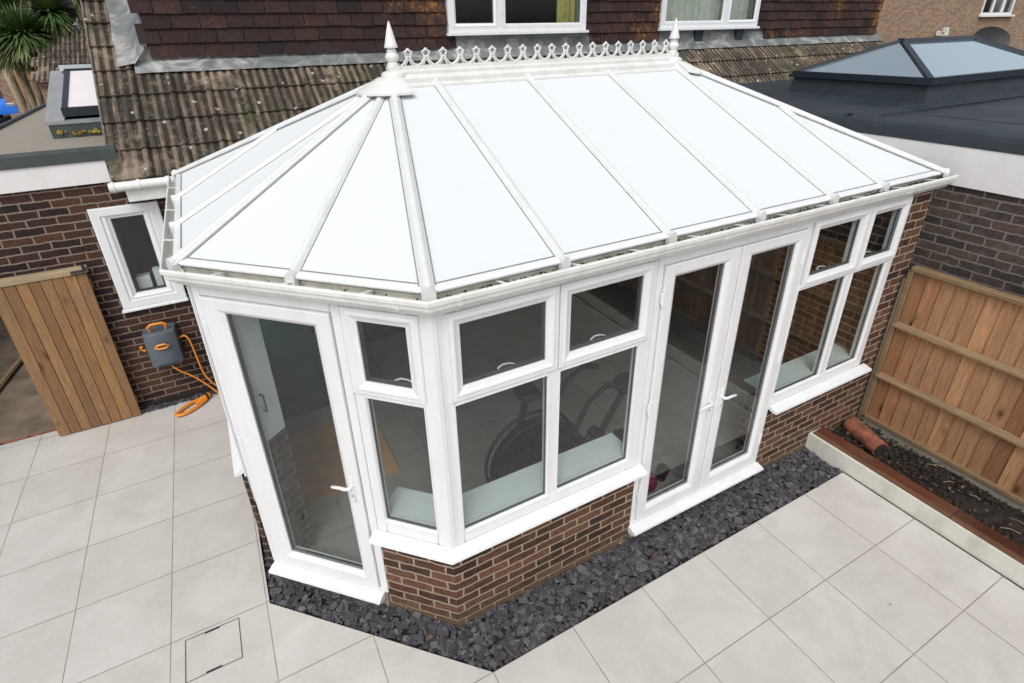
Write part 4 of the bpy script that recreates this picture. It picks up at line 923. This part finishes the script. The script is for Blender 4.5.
b=MB(); prof=[(-1.80,3.885),(-1.80,3.74),(-1.79,3.705),(-1.75,3.682),(-1.70,3.668),(-1.65,3.664),(-1.60,3.668),(-1.55,3.682),(-1.51,3.705),(-1.50,3.74),(-1.50,3.885)]
# body: rounded front, extruded in z with shoulders
def shell(z,k): return [((x+1.65)*k-1.65,3.885-(3.885-y)*k,z) for x,y in prof]
lv=[(.555,.93),(.565,.99),(.60,1.0),(.90,1.0),(.935,.985),(.945,.93)]
vs=[p for z,k in lv for p in shell(z,k)]; n=len(prof)
fs=[(j*n+i,j*n+(i+1)%n,(j+1)*n+(i+1)%n,(j+1)*n+i) for j in range(len(lv)-1) for i in range(n)]+[tuple(range(n))[::-1],tuple(range((len(lv)-1)*n,len(lv)*n))]
b.add(vs,fs); b.build('casing',M['bluegrey'],r,smooth=True)
b=MB(); b.tube([(-1.72,3.76,.95),(-1.73,3.74,1.005),(-1.70,3.735,1.03),(-1.60,3.735,1.03),(-1.57,3.74,1.005),(-1.58,3.76,.95)],.014,8); b.build('carry_handle',M['orange'],r,smooth=True)
b=MB(); b.tube([(-1.71,3.655,.80),(-1.68,3.645,.83),(-1.62,3.645,.83),(-1.59,3.655,.80),(-1.62,3.65,.785),(-1.68,3.65,.785),(-1.71,3.655,.80)],.011,8); b.tube([(-1.82,3.78,.74),(-1.845,3.78,.76),(-1.845,3.76,.80)],.014,8); b.build('reel_knob',M['orange'],r,smooth=True)
b=MB(); b.box(-1.74,-1.56,3.652,3.66,.565,.59); b.build('outlet',M['black'],r)
hose=[(-1.50,3.78,.80),(-1.44,3.77,.815),(-1.41,3.76,.74),(-1.395,3.76,.55),(-1.38,3.76,.35),(-1.34,3.75,.22),(-1.26,3.74,.10),(-1.18,3.70,.03),(-1.10,3.66,.02)]
def smoothpts(p,n=5):
    out=[];p=[Vector(q) for q in p]
    for i in range(len(p)-1):
        a=p[max(i-1,0)];b_=p[i];c=p[i+1];d=p[min(i+2,len(p)-1)]
        for k in range(n):
            t=k/n; out.append(.5*((2*b_)+(c-a)*t+(2*a-5*b_+4*c-d)*t*t+(3*b_-a-3*c+d)*t**3))
    return out+[p[-1]]
b=MB(); b.tube(smoothpts(hose),.009,8); b.tube(smoothpts([(-1.64,3.68,.57),(-1.58,3.68,.48),(-1.48,3.70,.36),(-1.38,3.70,.22),(-1.30,3.68,.10),(-1.22,3.64,.03),(-1.10,3.58,.02)]),.009,8); b.build('hose',M['orange'],r,smooth=True)
t=thing('hose_nozzle','orange open framed plastic hand tool lying on the paving under the hose reel','hand tool',(-1.55,3.64,0))
b=MB(); d=Vector((-1.71,3.53,0))-Vector((-1.40,3.755,0)); d.normalize(); s=Vector((-d.y,d.x,0)); o=Vector((-1.44,3.73,.03))
def q(u,v,z=0): return o+d*u+s*v+Vector((0,0,z))
b.tube(smoothpts([q(0,-.03),q(.12,-.065),q(.25,-.055),q(.33,-.01),q(.27,.045),q(.12,.055),q(0,.03)]),.018,8); b.build('frame',M['orange'],t,smooth=True)
b=MB(); b.tube([q(-.06,0,.01),q(.03,0,.01),q(.10,0,.0)],[.03,.034,.018],10); b.build('grip',M['orange'],t,smooth=True)
b=MB(); b.tube([q(-.03,0,.01),q(-.01,0,.012)],.037,10); b.build('collar',M['black'],t)
# timber pole in passage
tag(MB().tube([(-3.62,4.7,.03),(-3.36,6.6,.035)],.03,7).build('timber_pole',M['palew']),'long pale timber pole lying in the side passage beyond the gate','pole')
# left boundary fence (passage side)
lf=thing('boundary_fence','dark weathered fence along the far side of the passage','fence',(-4.3,6,0))
b=MB(); y=3.0
dkw=woodmat('dark_weathered_boards',[(.07,.055,.04),(.10,.08,.06),(.05,.04,.03)],'z',knots=False)
while y<11: b.cbox(-4.3,-4.282,y,y+.118,.02,1.7,.003); y+=.12
b.build('board',dkw,lf); b=MB(); b.box(-4.33,-4.301,3,11,.4,.48); b.box(-4.33,-4.301,3,11,1.3,1.38); b.build('rail',dkw,lf)
# ================================================================== FRONT GARDEN BACKGROUND
def cordyline(base,heads,label,seed,lmax=.74,nl=620):
    """heads [(x,y,z,size)]"""
    random.seed(seed); t=thing('cordyline_palm',label,'palm tree',(base[0],base[1],0),'cordyline palms in the front garden')
    b=MB(); x,y=base
    for i,(hx,hy,hz,sz) in enumerate(heads):
        bx=x+random.uniform(-.15,.15)
        b.tube(smoothpts([(bx,y,-.05),(bx*.7+hx*.3,y*.7+hy*.3,hz*.45),(hx*.8+bx*.2,hy,hz*.78),(hx,hy,hz-.05)],3),[.085,.08,.075,.07,.065,.06,.055,.05,.045,.04],8)
    b.build('trunk',M['bark'],t)
    b=MB()
    for hx,hy,hz,sz in heads:
        for k in range(nl):
            u=random.uniform(-.75,1); az=random.random()*6.283; l=random.uniform(.7,1.05)*sz*lmax; w=random.uniform(.016,.030)*sz
            el=math.asin(u); d=Vector((math.cos(az)*math.cos(el),math.sin(az)*math.cos(el),math.sin(el))); sd=d.cross(Vector((0,0,1)))
            if sd.length<.05: continue
            sd.normalize(); p=Vector((hx,hy,hz)); vs=[]
            for s_ in (.06,.45,.8,1.0):
                ww=w*(1 if s_<.8 else (.6 if s_<1 else .08)); dr=Vector((0,0,-.30*l*(s_**2)*math.cos(el)))
                c=p+d*l*s_+dr; vs+=[c-sd*ww,c+sd*ww]
            rr=min(1,max(0,random.gauss(.4 if u>-.2 else .75,.2)))
            b.add(vs,[(0,1,3,2),(2,3,5,4),(4,5,7,6)],rr)
    b.build('crown',M['leaf'],t)
cordyline((-3.5,14.2),[(-3.1,14,4.15,1.0),(-3.3,14.2,3.72,.9),(-2.95,14.3,3.65,.6)],'cordyline palm with the largest spiky green head, nearest the tiled verge',11)
cordyline((-4.3,14.6),[(-3.85,14,4.2,1),(-4.25,14.3,3.95,.9)],'cordyline palm at the left picture edge above the blue car',12)
cordyline((-3.9,13.8),[(-3.62,13.4,3.75,.9),(-3.95,13.6,3.55,.8),(-3.5,13.5,3.35,.6)],'middle cordyline palm with lower yellowish drooping leaves',13,.8,900)
cordyline((-7.5,33.2),[(-7.5,33,.9,1.25)],'low young cordyline on the ground beside the blue car',14,.7,260)
cordyline((-3.3,15.6),[(-2.75,15.5,4.7,1.0),(-3.6,15.5,4.75,1.0)],'tallest cordyline palm, its heads cut by the top of the picture',15)
random.seed(5)
t=thing('slatted_screen','old dark horizontal board fence behind the palms','fence',(-14,41,0))
b=MB(); 
for k in range(14): b.cbox(-30,-2.0,41,41.03,.1+k*.2,.29+k*.2,.004)
b.build('board',dkw,t); b=MB()
for x in range(-29,-2,3): b.cbox(x,x+.1,40.9,40.99,0,2.9,.005)
b.build('post',dkw,t)
# debris timber leaning behind palms
t=thing('leaning_timber_stack','reddish brown planks and pale poles leaning behind the palm trunks','timber',(-4.2,16.5,0))
for i in range(9):
    x=-4.45+i*.2; b=MB(); b.ext((x,15.6,.9),(x-.25+random.uniform(-.1,.1),16.4,3.0+random.uniform(-.4,.3)),[(-.06,-.015),(.06,-.015),(.06,.015),(-.06,.015)],(0,1,0)); b.build('plank',M['gatew'] if i%3 else M['palew'],t)
# outbuilding with low tiled roof
ob=thing('outbuilding','low outbuilding with old brown tiles behind the roof light','outbuilding',(-2.6,13.5,0))
b=MB(); b.box(-3.4,0,12.0,15.5,0,2.9); b.build('wall',M['brickb'],ob)
b=MB()
for row in range(7):
    for c in range(14):
        x=-3.5+c*.27+(row%2)*.13; yy=11.85+row*.26; z=2.95+row*.12
        b.add([(x,yy,z+.02),(x+.26,yy,z+.02),(x+.26,yy+.33,z+.15),(x,yy+.33,z+.15),(x,yy,z-.01),(x+.26,yy,z-.01),(x+.26,yy+.33,z+.12),(x,yy+.33,z+.12)],[(0,1,2,3),(4,7,6,5),(0,4,5,1),(1,5,6,2),(2,6,7,3),(3,7,4,0)])
b.build('roof',M['ribtile'],ob)
b=MB(); b.cbox(-2.55,-2.3,11.7,11.9,2.92,3.02,.01); b.build('ridge_block',M['upvc2'],ob)
t=thing('satellite_dish','black round dish with a pale rim above the old outbuilding roof','satellite dish',(-3.0,13.9,3.7))
b=MB(); 
dsh=[(0,0),(.15,.012),(.28,.05),(.38,.10),(.385,.115),(.28,.07),(.15,.03),(0,.015)]
b.lathe((0,0,0),[(r_,z_) for r_,z_ in dsh],24); bt=Matrix.Translation((-3.0,14.0,4.2))@Matrix.Rotation(rad(75),4,'X'); b.v=[tuple(bt@Vector(v)) for v in b.v]; b.build('dish',M['black'],t,smooth=True)
b=MB(); b.tube([(-3.0,14.1,3.6),(-3.0,14.05,4.15)],.025,8); b.build('mast',M['black'],t)
hs=thing('slate_roofed_house','far house with white gable and blue grey slate roof behind the palms','house',(-4,30,0))
b=MB(); b.box(-9,6,34,40,0,4.2); b.build('wall',M['brickb'],hs); b=MB(); b.poly([(-6.05,33.7,4.3),(-5.0,33.7,4.3),(-5.0,33.7,6.1),(-5.5,33.7,6.7),(-6.05,33.7,6.1)],(0,.25,0)); b.build('gable',M['upvc2'],hs)
b=MB(); b.poly([(-9.4,33.6,4.1),(6.4,33.6,4.1),(6.4,37.2,8.2),(-9.4,37.2,8.2)],(0,.05,-.15)); b.poly([(-9.4,40.6,5.1),(6.4,40.6,5.1),(6.4,37.2,8.2),(-9.4,37.2,8.2)],(0,.05,-.15)); b.build('roof',M['slateroof'],hs)
for x in (-8,-5,-2): b=MB(); b.box(x,x+1.4,33.9,33.98,1,2.2); b.build('window',M['dark'],hs)
# hedge line at far left
random.seed(9)
t=tag(MB().build('x',M['leaf']) if 0 else thing('garden_hedge','dark green hedge across the road behind the palms','hedge',(-16,43,0)))
b=MB()
for i in range(9000):
    x=random.uniform(-30,-1); y=random.gauss(43.5,.6); z=random.random()**.7*(3.9+.5*math.sin(x*1.1)); chip(b,x,y,z,random.uniform(.06,.14),.005,random.gauss(.8,.8),n=4)
b.build('foliage',M['leaf'],t)
# blue car
car=thing('blue_car','bright blue hatchback car parked at the left edge beyond the palms','car',(-9.45,36,0))
def carbody():
    b=MB(); prof=[(-2.0,.35),(-2.02,.75),(-1.9,.92),(-1.1,1.02),(-.45,1.48),(.9,1.52),(1.7,1.42),(1.98,.98),(2.02,.5),(1.95,.3)]
    sec=[(-.82,.92),(-.86,1.0),(.86,1.0),(.82,.92)]
    n=len(prof); vs=[]
    for xs_,k in ((-.86,0),(-.80,1),(.80,1),(.86,0)):
        for (l,z) in prof:
            ins=0 if z<1.0 else (z-1.0)*.35; xx=xs_+(ins if xs_<0 else -ins); l2=l*(.97 if k==0 else 1); vs.append((-9.45+xx,36+l2,.1+z))
    fs=[(j*n+i,j*n+(i+1)%n,(j+1)*n+(i+1)%n,(j+1)*n+i) for j in range(3) for i in range(n)]+[tuple(range(n)),tuple(range(3*n,4*n))[::-1]]
    b.add(vs,fs); return b
carbody().build('body',M['carp'],car,smooth=True)
b=MB(); 
for s in (-1,1):
    X=-9.45+s*.87
    b.add([(X-s*.01,36-.95,1.12),(X-s*.16,36-.42,1.53),(X-s*.16,36+.85,1.56),(X-s*.02,36+1.5,1.14),(X+s*.005,36-.95,1.12),(X-s*.145,36-.42,1.53),(X-s*.145,36+.85,1.56),(X-s*.005,36+1.5,1.14)],[(0,1,2,3),(4,5,6,7),(0,4,5,1),(1,5,6,2),(2,6,7,3),(3,7,4,0)])
b.poly([(-10.15,34.9,1.14),(-8.75,34.9,1.14),(-8.90,35.53,1.585),(-10.0,35.53,1.585)],(0,-.02,.015)); b.build('windscreen',M['black'],car)
for sx in (-1,1):
    for yy in (-1.3,1.25):
        b=MB(); b.tube([(-9.45+sx*.66,36+yy,.33),(-9.45+sx*.89,36+yy,.33)],.33,20); wh=b.build('wheel',M['tyre'],car)
        b=MB(); b.tube([(-9.45+sx*.885,36+yy,.33),(-9.45+sx*.90,36+yy,.33)],.21,12); b.build('rim',M['chrome'],wh)
    b=MB(); b.cbox(-9.45+sx*.62-.18,-9.45+sx*.62+.18,33.97,34.05,.78,.95,.03); b.build('headlight',M['chrome'],car)
    b=MB(); b.cbox(-9.45+sx*.98-.1,-9.45+sx*.98+.1,35.2,35.3,1.12,1.25,.03); b.build('mirror',M['carp'],car)
# ================================================================== BUFF HOUSE AT RIGHT
bh=thing('buff_brick_house','neighbouring buff brick house with a white three pane window at the top right','house',(28,14,0))
TW=frameT((0,11,0),(1,0,0),(0,-1,0))
b=MB(); wallwith(b,21.55,42,11,11.3,0,8,[(28.83,31.34,3.88,5.4)]); b.build('wall',M['brickb'],bh)
b=MB(); b.box(28,32.5,12.2,12.3,3,6); b.build('room_lining',M['dark'],bh)
b=MB(); b.T=TW; b.ring(28.8,31.37,3.85,5.4,[(0,-.1),(0,.03),(.09,.03),(.09,-.1)]); b.cbox(29.6,29.72,-.08,.025,3.94,5.31,.01); b.cbox(30.42,30.60,-.08,.025,3.94,5.31,.01); b.cbox(28.7,31.5,0,.14,3.77,3.85,.01); w=b.build('window',M['upvc'],bh)
for a0,a1 in ((28.89,29.6),(29.72,30.42),(30.6,31.28)): pane(a0,a1,3.94,5.31,TW,w,-.03)
b=MB(); b.box(21.3,42.3,10.6,11.6,8,8.2); b.build('roof',M['slateroof'],bh)
t=thing('wall_dish','dark grey oval satellite dish fixed on the buff brick wall','satellite dish',(29,10.6,3.0))
b=MB(); b.lathe((0,0,0),[(0,0),(.35,.03),(.62,.10),(.68,.16),(.66,.18),(.35,.07),(0,.05)],28); bt=Matrix.Translation((28.9,10.45,2.85))@Matrix.Rotation(rad(-25),4,'Z')@Matrix.Rotation(rad(70),4,'X')@Matrix.Diagonal((1.25,.8,1,1)); b.v=[tuple(bt@Vector(v)) for v in b.v]; b.build('dish',M['black'],t,smooth=True)
b=MB(); b.tube([(28.9,10.5,2.7),(28.9,10.95,2.6)],.04,8); b.build('bracket',M['black'],t)
t=thing('security_light','white floodlight with a dark visor on the buff brick wall','security light',(25.9,10.9,3.4))
b=MB(); b.cbox(25.75,26.2,10.7,10.95,3.12,3.30,.02); b.build('housing',M['upvc2'],t); b=MB(); b.cbox(25.7,25.82,10.55,10.72,3.26,3.42,.01); b.build('sensor',M['upvc2'],t)
# behind the camera: garden ends (only seen in reflections)
t=thing('rear_garden_fence','wooden fence closing the far end of the garden','fence',(-2,-9.3,0))
b=MB(); x=-8
while x<4.4: b.cbox(x,x+.148,-9.32,-9.3,0,1.8,.003); x+=.15
b.build('board',M['wood'],t)
t=thing('left_garden_fence','wooden fence down the left side of the garden','fence',(-8.1,-3,0))
b=MB(); y=-9.3
while y<4: b.cbox(-8.12,-8.1,y,y+.148,0,1.8,.003); y+=.15
b.build('board',M['wood'],t)
# ================================================================== CAMERA
cam=bpy.data.cameras.new('camera'); co=bpy.data.objects.new('camera',cam); COL.objects.link(co); S.camera=co
CX,CY,CZ,yaw,pit,rol,F=-.7661,-2.2518,3.6281,.4838,.4605,-.0213,544.58
f=Vector((math.sin(yaw)*math.cos(pit),math.cos(yaw)*math.cos(pit),-math.sin(pit))); r_=Vector((math.cos(yaw),-math.sin(yaw),0)); u=r_.cross(f)
c_,s_=math.cos(rol),math.sin(rol); R2=c_*r_+s_*u; U2=-s_*r_+c_*u
mt=Matrix(((R2.x,U2.x,-f.x,CX),(R2.y,U2.y,-f.y,CY),(R2.z,U2.z,-f.z,CZ),(0,0,0,1)))
co.matrix_world=mt; cam.sensor_width=36; cam.lens=F/1024*36; cam.shift_x=.00555; cam.shift_y=-.03927; cam.clip_end=600; cam.clip_start=.05
# ================================================================== LIGHT
wd=bpy.data.worlds.new('World'); S.world=wd; wd.use_nodes=True; nt=wd.node_tree; bg=nt.nodes['Background']
sky=nt.nodes.new('ShaderNodeTexSky'); sky.sky_type='NISHITA'; sky.sun_disc=False; EL,AZ=rad(52),rad(215)
sky.sun_elevation=EL; sky.sun_rotation=AZ; sky.dust_density=4; sky.air_density=1.0
hsv=nt.nodes.new('ShaderNodeHueSaturation'); hsv.inputs['Saturation'].default_value=.20; nt.links.new(sky.outputs[0],hsv.inputs['Color']); nt.links.new(hsv.outputs[0],bg.inputs[0]); bg.inputs[1].default_value=.15
sun=bpy.data.lights.new('sun','SUN'); sun.energy=.8; sun.angle=rad(25); sun.color=(1,.985,.965); so=bpy.data.objects.new('sun',sun); COL.objects.link(so)
dv=Vector((math.sin(AZ)*math.cos(EL),math.cos(AZ)*math.cos(EL),math.sin(EL))); so.rotation_euler=dv.to_track_quat('Z','Y').to_euler()
S.view_settings.view_transform='Standard'; S.view_settings.look='None'; S.view_settings.exposure=.22; S.view_settings.gamma=1
S.render.resolution_x=1024; S.render.resolution_y=683
